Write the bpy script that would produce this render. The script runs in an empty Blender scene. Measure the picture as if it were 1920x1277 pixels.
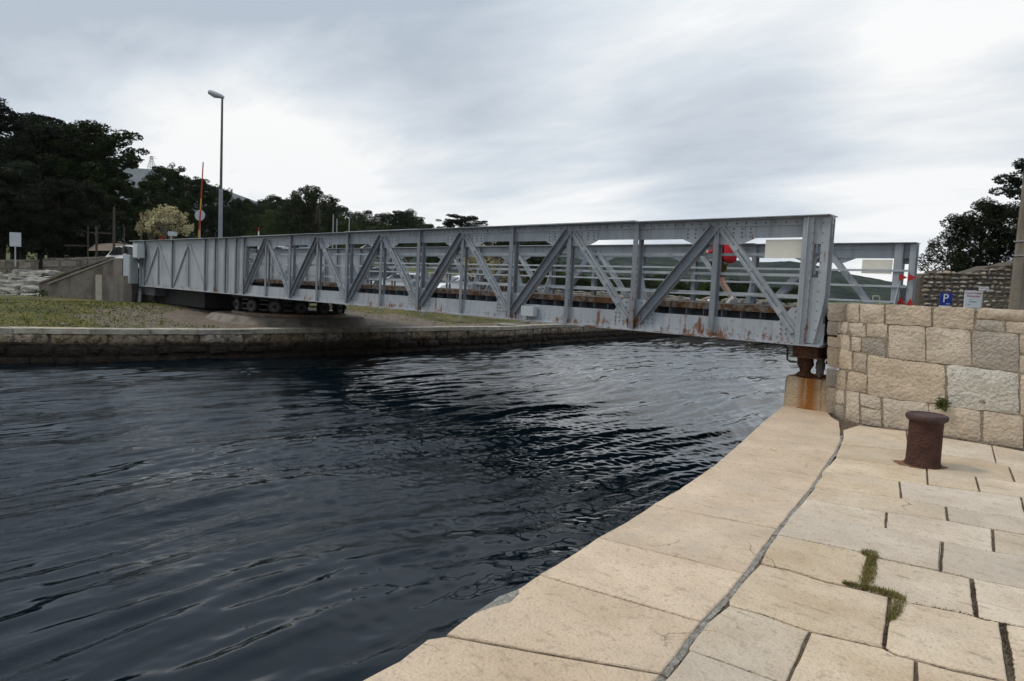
import bpy, bmesh, math, random
import numpy as np
from mathutils import Vector, Matrix, noise as mnoise
rnd = random.Random(7)
S = bpy.context.scene
COL = S.collection
PI = math.pi

# ------------------------------------------------------------------ camera
EYE = 1.6
FPX, PITCH, ROLL, YAW = 1277., .0761, .0474, .7516
hd = Vector((-math.sin(YAW), math.cos(YAW), 0)); rt = Vector((math.cos(YAW), math.sin(YAW), 0)); UPZ = Vector((0, 0, 1))
fw = hd*math.cos(PITCH) - UPZ*math.sin(PITCH)
up = hd*math.sin(PITCH) + UPZ*math.cos(PITCH)
cr = rt*math.cos(ROLL) + up*math.sin(ROLL)
cu = up*math.cos(ROLL) - rt*math.sin(ROLL)
cam = bpy.data.cameras.new('camera'); co = bpy.data.objects.new('camera', cam); COL.objects.link(co)
m = Matrix((cr, cu, -fw)).transposed().to_4x4(); m.translation = (0, 0, EYE); co.matrix_world = m
cam.sensor_width = 36; cam.lens = 36*FPX/1920; cam.clip_end = 8000; cam.clip_start = .05
S.camera = co

def ray(px, py): return fw + cr*((px-960)/FPX) + cu*((638.5-py)/FPX)
def G(px, py, z=0.):                      # point of the place at height z
    d = ray(px, py); t = (z-EYE)/d.z; return Vector((d.x*t, d.y*t, z))
def D(px, py, dep):                       # point of the place at a distance
    d = ray(px, py); t = dep/(d.dot(hd)); return Vector((d.x*t, d.y*t, EYE+d.z*t))
def cam2w(cx, cy): return rt*cx + hd*cy

# ------------------------------------------------------------------ world + sun
SUN_EL, SUN_AZ = math.radians(52), math.radians(215)      # azimuth of the sun in the XY plane
W = bpy.data.worlds.new('World'); S.world = W; W.use_nodes = True
nt = W.node_tree; nt.nodes.clear()
def N(t, **k):
    n = nt.nodes.new(t)
    for a, b in k.items(): setattr(n, a, b)
    return n
def L(a, b): nt.links.new(a, b)
out = N('ShaderNodeOutputWorld'); mixs = N('ShaderNodeMixShader')
sky = N('ShaderNodeTexSky', sky_type='NISHITA'); sky.sun_disc = False
sky.sun_elevation = SUN_EL; sky.sun_rotation = math.radians(90)-SUN_AZ
b1 = N('ShaderNodeBackground'); b1.inputs[1].default_value = .08
b2 = N('ShaderNodeBackground'); b2.inputs[1].default_value = 1.0
L(sky.outputs[0], b1.inputs[0])
tc = N('ShaderNodeTexCoord'); nrm = N('ShaderNodeVectorMath', operation='NORMALIZE'); L(tc.outputs['Generated'], nrm.inputs[0])
sep = N('ShaderNodeSeparateXYZ'); L(nrm.outputs[0], sep.inputs[0])
def M(op, a, b=None, c=None, clamp=False):
    n = N('ShaderNodeMath', operation=op); n.use_clamp = clamp
    for i, v in enumerate((a, b, c)):
        if v is None: continue
        if isinstance(v, (int, float)): n.inputs[i].default_value = v
        else: L(v, n.inputs[i])
    return n.outputs[0]
zz = M('ADD', M('MAXIMUM', sep.outputs[2], 0.), .16)
comb = N('ShaderNodeCombineXYZ'); L(M('DIVIDE', sep.outputs[0], zz), comb.inputs[0]); L(M('DIVIDE', sep.outputs[1], zz), comb.inputs[1])
mp = N('ShaderNodeMapping'); mp.inputs['Rotation'].default_value = (0, 0, math.radians(-58)); mp.inputs['Scale'].default_value = (.5, 1.0, 1); L(comb.outputs[0], mp.inputs[0])
n1 = N('ShaderNodeTexNoise'); n1.inputs['Scale'].default_value = .75; n1.inputs['Detail'].default_value = 6; n1.inputs['Roughness'].default_value = .52; n1.inputs['Distortion'].default_value = .5
L(mp.outputs[0], n1.inputs[0])
acc = M('MULTIPLY', M('SUBTRACT', n1.outputs[0], .5), 2.4)
n2 = N('ShaderNodeTexNoise'); n2.inputs['Scale'].default_value = 3.2; n2.inputs['Detail'].default_value = 7; n2.inputs['Roughness'].default_value = .6; n2.inputs['Distortion'].default_value = .3
L(mp.outputs[0], n2.inputs[0]); acc = M('ADD', acc, M('MULTIPLY', M('SUBTRACT', n2.outputs[0], .5), 1.0))
# cloud banks: bright and dull parts of the overcast, each by its direction and its size
BANKS = [(300,230,.16,.42),(480,255,.15,.48),(640,310,.14,.42),(800,365,.12,.34),(1010,385,.12,.32),(1150,390,.10,.16),(30,190,.12,.25),
         (1230,90,.22,.20),(1480,130,.25,.20),(1640,60,.2,.12),(1760,335,.15,.36),(1880,60,.16,.2),
         (60,60,.25,-.42),(400,60,.26,-.36),(760,110,.22,-.30),(820,260,.12,-.12),(1350,300,.16,-.25),(1560,280,.16,-.25),(1880,220,.12,-.22),(1050,260,.12,-.05),(1240,400,.1,-.12)]
for (px, py, rad, amp) in BANKS:
    d = ray(px, py).normalized()
    dn = N('ShaderNodeVectorMath', operation='DOT_PRODUCT'); L(nrm.outputs[0], dn.inputs[0]); dn.inputs[1].default_value = d
    e = M('EXPONENT', M('MULTIPLY', M('SUBTRACT', dn.outputs['Value'], 1.), 2./(rad*rad)))
    acc = M('ADD', acc, M('MULTIPLY', e, amp*1.6))
acc = M('ADD', acc, .5, clamp=True)
rampn = N('ShaderNodeValToRGB'); cr_ = rampn.color_ramp
cr_.elements[0].position = 0.; cr_.elements[0].color = (.43, .48, .54, 1)
cr_.elements[1].position = 1.; cr_.elements[1].color = (.92, .91, .885, 1)
e_ = cr_.elements.new(.5); e_.color = (.63, .675, .715, 1)
L(acc, rampn.inputs[0])
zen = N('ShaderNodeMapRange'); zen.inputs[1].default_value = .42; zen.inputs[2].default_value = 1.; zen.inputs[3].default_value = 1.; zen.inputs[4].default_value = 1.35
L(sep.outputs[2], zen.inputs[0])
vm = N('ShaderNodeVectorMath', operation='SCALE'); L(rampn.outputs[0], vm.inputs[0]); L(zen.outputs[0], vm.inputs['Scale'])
thin = N('ShaderNodeMapRange'); thin.inputs[1].default_value = .25; thin.inputs[2].default_value = .8; L(sep.outputs[2], thin.inputs[0])
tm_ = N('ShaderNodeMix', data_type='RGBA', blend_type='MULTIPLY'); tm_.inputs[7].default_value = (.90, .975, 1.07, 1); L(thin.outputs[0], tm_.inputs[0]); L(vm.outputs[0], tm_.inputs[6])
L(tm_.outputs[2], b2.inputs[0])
mixs.inputs[0].default_value = .93
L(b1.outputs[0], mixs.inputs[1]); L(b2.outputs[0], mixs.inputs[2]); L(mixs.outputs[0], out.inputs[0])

sl = bpy.data.lights.new('sun', 'SUN'); sl.energy = 1.4; sl.angle = math.radians(14); sl.color = (1, .90, .76)
so = bpy.data.objects.new('sun', sl); COL.objects.link(so)
sd = Vector((math.cos(SUN_EL)*math.cos(SUN_AZ), math.cos(SUN_EL)*math.sin(SUN_AZ), math.sin(SUN_EL)))
so.rotation_euler = sd.to_track_quat('Z', 'Y').to_euler()
S.view_settings.view_transform = 'Standard'; S.view_settings.look = 'None'; S.view_settings.gamma = 1; S.view_settings.exposure = 0.22
S.view_settings.use_curve_mapping = False

# ------------------------------------------------------------------ materials
def mat(name, col, rough=.85, var=.12, nscale=6., bump=.0, bscale=60., metal=0., objvar=.0, hook=None, col2=None, spec=.3):
    m = bpy.data.materials.new(name); m.use_nodes = True; t = m.node_tree; ns = t.nodes; b = ns['Principled BSDF']
    b.inputs['Roughness'].default_value = rough; b.inputs['Metallic'].default_value = metal; b.inputs['Specular IOR Level'].default_value = spec
    geo = ns.new('ShaderNodeNewGeometry')
    n = ns.new('ShaderNodeTexNoise'); n.inputs['Scale'].default_value = nscale; n.inputs['Detail'].default_value = 7; n.inputs['Roughness'].default_value = .62
    t.links.new(geo.outputs['Position'], n.inputs['Vector'])
    r = ns.new('ShaderNodeValToRGB'); r.color_ramp.elements[0].position = .3; r.color_ramp.elements[1].position = .7
    c2 = col2 or tuple(min(1, c*(1+var)) for c in col)
    c1 = col if col2 else tuple(c*(1-var) for c in col)
    r.color_ramp.elements[0].color = (*c1, 1); r.color_ramp.elements[1].color = (*c2, 1)
    t.links.new(n.outputs[0], r.inputs[0]); cout = r.outputs[0]
    if objvar:
        oi = ns.new('ShaderNodeObjectInfo'); hs = ns.new('ShaderNodeHueSaturation')
        mr = ns.new('ShaderNodeMapRange'); mr.inputs[3].default_value = 1-objvar; mr.inputs[4].default_value = 1+objvar
        t.links.new(oi.outputs['Random'], mr.inputs[0]); t.links.new(mr.outputs[0], hs.inputs['Value'])
        wn = ns.new('ShaderNodeTexWhiteNoise'); wn.noise_dimensions = '1D'; t.links.new(oi.outputs['Random'], wn.inputs['W'])
        m2 = ns.new('ShaderNodeMapRange'); m2.inputs[3].default_value = 1-objvar*1.0; m2.inputs[4].default_value = 1+objvar*1.0
        t.links.new(wn.outputs[0], m2.inputs[0]); t.links.new(m2.outputs[0], hs.inputs['Saturation'])
        t.links.new(cout, hs.inputs['Color']); cout = hs.outputs[0]
    if hook: cout = hook(t, geo, cout)
    t.links.new(cout, b.inputs['Base Color'])
    if bump:
        n2 = ns.new('ShaderNodeTexNoise'); n2.inputs['Scale'].default_value = bscale; n2.inputs['Detail'].default_value = 5
        t.links.new(geo.outputs['Position'], n2.inputs['Vector'])
        bp = ns.new('ShaderNodeBump'); bp.inputs['Strength'].default_value = min(1, bump*2); bp.inputs['Distance'].default_value = .02*bump*4
        t.links.new(n2.outputs[0], bp.inputs['Height']); t.links.new(bp.outputs[0], b.inputs['Normal'])
    return m
def nmix(t, fac, a, b):
    x = t.nodes.new('ShaderNodeMix'); x.data_type = 'RGBA'
    for s, v in ((x.inputs[0], fac), (x.inputs[6], a), (x.inputs[7], b)):
        if isinstance(v, (int, float)): s.default_value = v
        elif isinstance(v, tuple): s.default_value = (*v, 1)
        else: t.links.new(v, s)
    return x.outputs[2]
def nmath(t, op, a, b=0., clamp=False):
    x = t.nodes.new('ShaderNodeMath'); x.operation = op; x.use_clamp = clamp
    for s, v in ((x.inputs[0], a), (x.inputs[1], b)):
        if isinstance(v, (int, float)): s.default_value = v
        else: t.links.new(v, s)
    return x.outputs[0]
def nnoise(t, geo, scale, detail=5, vscale=None, rough=.6, dist=0.):
    n = t.nodes.new('ShaderNodeTexNoise'); n.inputs['Scale'].default_value = scale; n.inputs['Detail'].default_value = detail
    n.inputs['Roughness'].default_value = rough; n.inputs['Distortion'].default_value = dist
    if vscale:
        mp = t.nodes.new('ShaderNodeMapping'); mp.inputs['Scale'].default_value = vscale
        t.links.new(geo.outputs['Position'], mp.inputs[0]); t.links.new(mp.outputs[0], n.inputs['Vector'])
    else: t.links.new(geo.outputs['Position'], n.inputs['Vector'])
    return n.outputs[0]
def nramp(t, v, lo, hi):
    x = t.nodes.new('ShaderNodeMapRange'); x.inputs[1].default_value = lo; x.inputs[2].default_value = hi; x.interpolation_type = 'SMOOTHSTEP'
    t.links.new(v, x.inputs[0]); return x.outputs[0]
def nz(t, geo):
    x = t.nodes.new('ShaderNodeSeparateXYZ'); t.links.new(geo.outputs['Position'], x.inputs[0]); return x.outputs
def rusty(amount, zlow=True):
    def hook(t, geo, c):
        a = nnoise(t, geo, 3.2, 8, rough=.7)
        st = nnoise(t, geo, 1., 4, vscale=(14, 14, 1.1), rough=.6)
        big = nnoise(t, geo, .6, 3)
        v = nmath(t, 'ADD', nmath(t, 'MULTIPLY', a, .6), nmath(t, 'MULTIPLY', st, .45))
        v = nmath(t, 'ADD', v, nmath(t, 'MULTIPLY', big, .25))
        if zlow:
            z = nz(t, geo)[2]
            zz = nramp(t, z, 1.45, .95); v = nmath(t, 'ADD', v, nmath(t, 'MULTIPLY', zz, .09))
            xx = nramp(t, nz(t, geo)[0], -17., -4.); v = nmath(t, 'ADD', v, nmath(t, 'MULTIPLY', xx, .045))
        f = nramp(t, v, .86-amount, .95-amount)
        r2 = nmix(t, nnoise(t, geo, 25, 4), (.06, .022, .012), (.24, .095, .033))
        dirt = nramp(t, nnoise(t, geo, 1., 5, vscale=(7, 7, .8)), .45, .75)
        c = nmix(t, nmath(t, 'MULTIPLY', dirt, .45), c, (.12, .125, .13))
        return nmix(t, f, c, r2)
    return hook
P = {}
P['paint'] = mat('bridge_paint', (.315, .34, .362), .5, .12, 2., .12, 90, hook=rusty(.088), spec=.4)
P['rivet'] = mat('rivet_paint', (.12, .12, .125), .6, .3, 9, 0, col2=(.20, .20, .21), hook=rusty(.10))
P['paint_dark'] = mat('bridge_paint_dark', (.19, .207, .232), .55, .16, 4., .15, 90, hook=rusty(.105), spec=.4)  # darker bluish grey than the plates, for posts, struts and ribs
P['paint_light'] = mat('rail_paint', (.37, .40, .42), .5, .08, 4, .1, 90, hook=rusty(.02, False), spec=.4)
P['rust'] = mat('rusty_steel', (.12, .05, .025), .85, .3, 9, .4, 60, col2=(.32, .17, .09))
def kerb_hook(t, geo, c):
    f = nramp(t, nnoise(t, geo, 6, 6, vscale=(1.6, 8, 1.6)), .44, .58)
    return nmix(t, f, c, (.26, .23, .20))
P['rust_kerb'] = mat('rusty_kerb', (.06, .026, .015), .85, .3, 12, .3, 60, col2=(.27, .13, .05), hook=kerb_hook)
P['rust_dark'] = mat('dark_rusted_steel', (.035, .018, .012), .85, .3, 9, .4, 60, col2=(.14, .06, .03))
P['dark_steel'] = mat('dark_steel', (.03, .028, .028), .7, .4, 8, .2, 50)
P['under'] = mat('underside_paint_shade', (.07, .075, .08), .7, .4, 5, .2, 50)  # dark grey: the shade beneath the deck is put into the colour
P['wheel'] = mat('wheel_steel', (.10, .085, .08), .55, .4, 12, .2, 60)
P['board_white'] = mat('blank_board', (.70, .67, .58), .6, .05, 6, 0)
P['deck'] = mat('deck_asphalt', (.10, .10, .10), .9, .2, 12, .3, 80)

def stone_hook(crack=False):
    def hook(t, geo, c):
        a = nnoise(t, geo, 42, 5, rough=.75)
        c = nmix(t, nmath(t, 'MULTIPLY', nramp(t, a, .54, .68), .6), c, (.23, .165, .105))
        g2 = nnoise(t, geo, 14, 6, rough=.7); c = nmix(t, nmath(t, 'MULTIPLY', nramp(t, g2, .52, .68), .45), c, (.25, .20, .145))
        if crack:
            vo = t.nodes.new('ShaderNodeTexVoronoi'); vo.feature = 'DISTANCE_TO_EDGE'; vo.inputs['Scale'].default_value = 1.15
            nn_ = t.nodes.new('ShaderNodeTexNoise'); nn_.inputs['Scale'].default_value = 5; nn_.inputs['Detail'].default_value = 6
            t.links.new(geo.outputs['Position'], nn_.inputs['Vector'])
            mx = t.nodes.new('ShaderNodeVectorMath'); mx.operation = 'MULTIPLY_ADD'; mx.inputs[1].default_value = (.25, .25, .25); t.links.new(nn_.outputs['Color'], mx.inputs[0]); t.links.new(geo.outputs['Position'], mx.inputs[2])
            t.links.new(mx.outputs[0], vo.inputs['Vector'])
            ln = nramp(t, vo.outputs['Distance'], .006, .0015); mk = nramp(t, nnoise(t, geo, .9, 3), .56, .62)
            c = nmix(t, nmath(t, 'MULTIPLY', nmath(t, 'MULTIPLY', ln, mk), .8), c, (.10, .07, .045))
            st = nnoise(t, geo, 1., 5, vscale=(3, 14, 3)); c = nmix(t, nmath(t, 'MULTIPLY', nramp(t, st, .6, .7), .5), c, (.22, .17, .12))
        p = nnoise(t, geo, 1.3, 4)
        c = nmix(t, nmath(t, 'MULTIPLY', nramp(t, p, .45, .7), .35), c, (.42, .37, .30))
        o = nnoise(t, geo, 5, 3)
        c = nmix(t, nmath(t, 'MULTIPLY', nramp(t, o, .66, .78), .4), c, (.42, .25, .11))
        pit = nnoise(t, geo, 130, 2)
        c = nmix(t, nmath(t, 'MULTIPLY', nramp(t, pit, .66, .72), .6), c, (.13, .10, .07))
        return c
    return hook
P['paving'] = mat('paving_limestone', (.47, .365, .255), .82, .12, 2.2, .32, 55, objvar=.17, col2=(.63, .525, .40), hook=stone_hook(crack=True))
P['coping'] = mat('coping_limestone', (.50, .375, .255), .82, .12, 2., .3, 55, objvar=.08, col2=(.66, .515, .37), hook=stone_hook(crack=True))
P['wallstone'] = mat('wall_limestone', (.40, .32, .235), .88, .15, 3., .45, 24, objvar=.14, col2=(.58, .485, .37), hook=stone_hook())
P['greystone'] = mat('wall_grey_limestone', (.32, .285, .24), .88, .15, 3.5, .6, 30, objvar=.1, col2=(.45, .40, .33), hook=stone_hook())
def pale_hook(t, geo, c):
    c = stone_hook()(t, geo, c)
    vo = t.nodes.new('ShaderNodeTexVoronoi'); vo.inputs['Scale'].default_value = 46; t.links.new(geo.outputs['Position'], vo.inputs['Vector'])
    mk = nramp(t, nnoise(t, geo, 4, 2), .5, .6); dt = nramp(t, vo.outputs['Distance'], .24, .16)
    return nmix(t, nmath(t, 'MULTIPLY', dt, mk), c, (.05, .045, .04))
P['palestone'] = mat('wall_pale_limestone', (.56, .53, .46), .88, .12, 5, .6, 22, objvar=.05, hook=pale_hook)
P['mortar'] = mat('mortar', (.24, .185, .13), .95, .2, 9, .8, 45, col2=(.42, .34, .255))
P['dirt'] = mat('joint_dirt', (.085, .06, .04), .95, .35, 18, .7, 80, col2=(.27, .21, .145))
P['cement'] = mat('grey_cement', (.20, .185, .155), .95, .2, 22, .7, 60, col2=(.52, .49, .43))
def pedestal_hook(t, geo, c):
    o = nz(t, geo)
    st = nnoise(t, geo, 1., 4, vscale=(9, 9, .8), rough=.5)
    cx = nmath(t, 'ABSOLUTE', nmath(t, 'SUBTRACT', o[0], -3.66))
    core = nramp(t, cx, .20, .04)
    f = nmath(t, 'MULTIPLY', core, nramp(t, st, .28, .5))
    edge = nmath(t, 'MULTIPLY', nramp(t, st, .5, .68), .75)
    f = nmath(t, 'MAXIMUM', f, edge)
    return nmix(t, f, c, (.33, .125, .026))
P['pedestal'] = mat('rust_stained_concrete', (.42, .31, .19), .9, .2, 6, .5, 40, col2=(.60, .47, .31), hook=pedestal_hook)
def tidal(t, geo, c):
    z = nz(t, geo)[2]; n = nnoise(t, geo, 2.2, 4)
    v = nmath(t, 'ADD', z, nmath(t, 'MULTIPLY', nmath(t, 'SUBTRACT', n, .5), .35))
    c = nmix(t, nramp(t, v, -.28, -.52), c, (.022, .014, .009))
    lich = nnoise(t, geo, 7, 6)
    return nmix(t, nmath(t, 'MULTIPLY', nramp(t, lich, .48, .6), .7), c, (.035, .03, .024))
P['quaystone'] = mat('far_quay_stone', (.10, .072, .05), .9, .2, 3.2, 1., 14, objvar=.28, col2=(.35, .285, .205), hook=tidal)
P['quaymortar'] = mat('far_quay_core', (.11, .09, .07), .95, .2, 5, .6, 30, hook=tidal)
P['nearquayface'] = mat('near_quay_face', (.22, .18, .12), .9, .2, 5, .6, 30, hook=tidal)
P['quaycap'] = mat('far_quay_cap', (.20, .17, .13), .9, .2, 3, .5, 20, objvar=.2, col2=(.45, .41, .335))
def lawn(t, geo, c):
    # patches of green, yellow and bare soil
    a = nnoise(t, geo, .55, 5); b = nnoise(t, geo, 5., 5); d = nnoise(t, geo, .9, 4, dist=1.)
    c = nmix(t, nramp(t, a, .42, .6), (.050, .060, .014), (.125, .105, .030))
    c = nmix(t, nmath(t, 'MULTIPLY', nramp(t, b, .5, .66), .7), c, (.12, .09, .04))
    c = nmix(t, nmath(t, 'MULTIPLY', nramp(t, d, .56, .66), .8), c, (.085, .05, .03))
    return c
P['lawn'] = mat('rough_lawn', (.1, .1, .04), .95, .2, 5, 1., 14, hook=lawn)
P['dusty'] = mat('trodden_earth', (.10, .075, .055), .95, .3, 3, .7, 14, col2=(.19, .155, .12))
def field(t, geo, c):
    a = nnoise(t, geo, .05, 6); b = nnoise(t, geo, .5, 6)
    c = nmix(t, nramp(t, a, .40, .6), (.050, .072, .018), (.10, .115, .032))
    return nmix(t, nmath(t, 'MULTIPLY', nramp(t, b, .52, .65), .6), c, (.02, .03, .009))
P['field'] = mat('hillside_grass', (.05, .07, .02), .95, .2, 1, 1., 2, hook=field)
P['asphalt'] = mat('asphalt', (.055, .055, .055), .9, .2, 6, .4, 60)
def conc_hook(t, geo, c):
    st = nnoise(t, geo, 1., 4, vscale=(3, 3, .5)); b = nnoise(t, geo, 2.2, 5)
    c = nmix(t, nmath(t, 'MULTIPLY', nramp(t, st, .45, .65), .55), c, (.075, .062, .05))
    return nmix(t, nmath(t, 'MULTIPLY', nramp(t, b, .55, .7), .4), c, (.11, .075, .05))
P['concrete'] = mat('weathered_concrete', (.17, .145, .12), .92, .15, 4, .4, 40, hook=conc_hook, col2=(.24, .21, .175))
P['pole_concrete'] = mat('pole_concrete', (.19, .165, .13), .9, .15, 5, .3, 40, hook=conc_hook)
P['concrete_light'] = mat('pale_concrete_edge', (.30, .27, .22), .92, .15, 6, .4, 40)
P['ruin'] = mat('rubble_stone', (.13, .115, .095), .95, .2, 7, .8, 20, objvar=.3, col2=(.27, .24, .195))
P['ruin2'] = mat('ruin_rubble_stone', (.13, .112, .09), .95, .2, 6, .8, 20, objvar=.5, col2=(.40, .35, .28))
P['ruinmortar'] = mat('rubble_core', (.10, .085, .065), .95, .3, 3, 1., 12, col2=(.12, .10, .08))
P['rock'] = mat('embankment_rock', (.15, .14, .12), .95, .25, 3.5, 1., 12, objvar=.25, col2=(.34, .32, .275))
P['cabinet'] = mat('cabinet_grey', (.42, .45, .46), .5, .05, 3, 0)
P['pole_steel'] = mat('lamp_pole_steel', (.22, .23, .245), .5, .15, 5, 0)
P['galv'] = mat('galvanised_steel', (.36, .37, .38), .45, .12, 5, 0, metal=.3)
P['lamp_dark'] = mat('weathered_lamp_steel', (.10, .08, .075), .6, .3, 5, 0)
P['lamp_glass'] = mat('lamp_lens', (.5, .5, .47), .2, .05, 5, 0)
P['red'] = mat('signal_red', (.36, .02, .015), .5, .1, 8, 0)
P['white'] = mat('white_paint', (.75, .75, .73), .4, .04, 5, 0)
P['yellow'] = mat('yellow_paint', (.45, .22, .03), .5, .1, 6, 0)
P['carwhite'] = mat('white_car_paint', (.72, .73, .74), .25, .02, 2, 0, spec=.5)
P['cargrey'] = mat('grey_blue_car_paint', (.10, .13, .16), .25, .05, 2, 0, spec=.5)
P['carblue'] = mat('light_blue_car_paint', (.18, .30, .45), .25, .05, 2, 0, spec=.5)
P['carsilver'] = mat('silver_car_paint', (.42, .43, .44), .3, .05, 2, 0, spec=.5)
P['glass'] = mat('dark_car_glass', (.012, .015, .018), .12, .1, 2, 0, spec=.5)
P['tyre'] = mat('tyre_rubber', (.02, .02, .02), .8, .2, 8, 0)
P['taillight'] = mat('red_light_lens', (.55, .03, .02), .3, .1, 8, 0)
P['blue'] = mat('sign_blue', (.015, .03, .26), .45, .1, 6, 0)
P['board_pale'] = mat('menu_board', (.62, .66, .66), .5, .05, 6, 0)
P['ink_red'] = mat('red_lettering', (.45, .01, .015), .6, .1, 6, 0)
P['ink_grey'] = mat('grey_lettering', (.12, .13, .15), .6, .1, 6, 0)
P['bark'] = mat('pine_bark', (.045, .034, .028), .95, .3, 6, .6, 12)
P['bark_light'] = mat('grey_bark', (.12, .10, .08), .95, .3, 6, .6, 12)
P['wood'] = mat('weathered_wood', (.06, .048, .038), .9, .3, 6, .3, 30)
P['bollard'] = mat('bollard_rust', (.035, .015, .012), .75, .25, 9, .4, 40, col2=(.085, .034, .022))
P['bollard_rim'] = mat('bollard_cap_rust', (.045, .026, .026), .6, .25, 12, .35, 50, col2=(.10, .055, .05))
def foliage(name, c1, c2, objv=.2):
    m = mat(name, c1, .75, .2, 1.3, 0, col2=c2, objvar=objv, spec=.12); return m
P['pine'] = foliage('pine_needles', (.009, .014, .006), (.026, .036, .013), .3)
P['pine_mid'] = foliage('pine_needles_mid', (.014, .024, .007), (.034, .046, .013))  # greener needles for some of the trees
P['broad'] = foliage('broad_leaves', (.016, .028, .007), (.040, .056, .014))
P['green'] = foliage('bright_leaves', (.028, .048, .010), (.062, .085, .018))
P['shrub_pale'] = foliage('pale_yellow_leaves', (.20, .17, .08), (.58, .53, .34), .1)
P['shrub_pink'] = foliage('pinkish_dry_leaves', (.12, .09, .05), (.25, .18, .11), .1)
P['weed'] = foliage('weed_leaves', (.03, .045, .015), (.09, .10, .03), .1)
P['grass'] = foliage('lawn_grass', (.06, .085, .018), (.19, .19, .05), .1)
P['moss'] = foliage('joint_grass', (.07, .075, .016), (.24, .19, .06), .1)
P['skin'] = mat('skin', (.50, .27, .19), .6, .05, 9, 0)
P['jacket'] = mat('red_jacket', (.30, .012, .015), .8, .12, 9, .2, 40)
P['pack'] = mat('red_rucksack', (.40, .015, .02), .75, .12, 9, .2, 40)
P['shorts'] = mat('olive_shorts', (.11, .09, .045), .9, .12, 9, .2, 40)
P['hair'] = mat('brown_hair', (.03, .018, .01), .8, .12, 30, 0)
def hillmat(t, geo, c):
    a = nnoise(t, geo, .035, 9, rough=.75); b = nnoise(t, geo, .004, 4)
    c = nmix(t, nramp(t, a, .46, .56), (.008, .014, .009), (.034, .045, .026))
    return nmix(t, nmath(t, 'MULTIPLY', nramp(t, b, .5, .65), .5), c, (.040, .046, .040))
P['hill'] = mat('wooded_hill', (.03, .04, .02), 1., .2, 1, 1., .08, hook=hillmat, spec=0.)
P['hillbare'] = mat('bare_hill', (.055, .065, .06), 1., .2, .01, 1., .05, col2=(.10, .105, .095), spec=0.)

# water: dark sea, surface waves are real geometry and the finest ripples relief
wm = bpy.data.materials.new('sea_water'); wm.use_nodes = True; t_ = wm.node_tree; b_ = t_.nodes['Principled BSDF']
b_.inputs['Base Color'].default_value = (.0018, .0055, .0085, 1); b_.inputs['Roughness'].default_value = .012; b_.inputs['IOR'].default_value = 1.333
g_ = t_.nodes.new('ShaderNodeNewGeometry')
f1 = nnoise(t_, g_, 1., 4, vscale=(13, 3.2, 13), rough=.62, dist=.5); f2 = nramp(t_, nnoise(t_, g_, .45, 3), .42, .62)
hh = nmath(t_, 'MULTIPLY', f1, nmath(t_, 'ADD', nmath(t_, 'MULTIPLY', f2, .75), .06))
bp = t_.nodes.new('ShaderNodeBump'); bp.inputs['Strength'].default_value = .9; bp.inputs['Distance'].default_value = .020
t_.links.new(hh, bp.inputs['Height']); t_.links.new(bp.outputs[0], b_.inputs['Normal'])
P['water'] = wm

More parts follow.
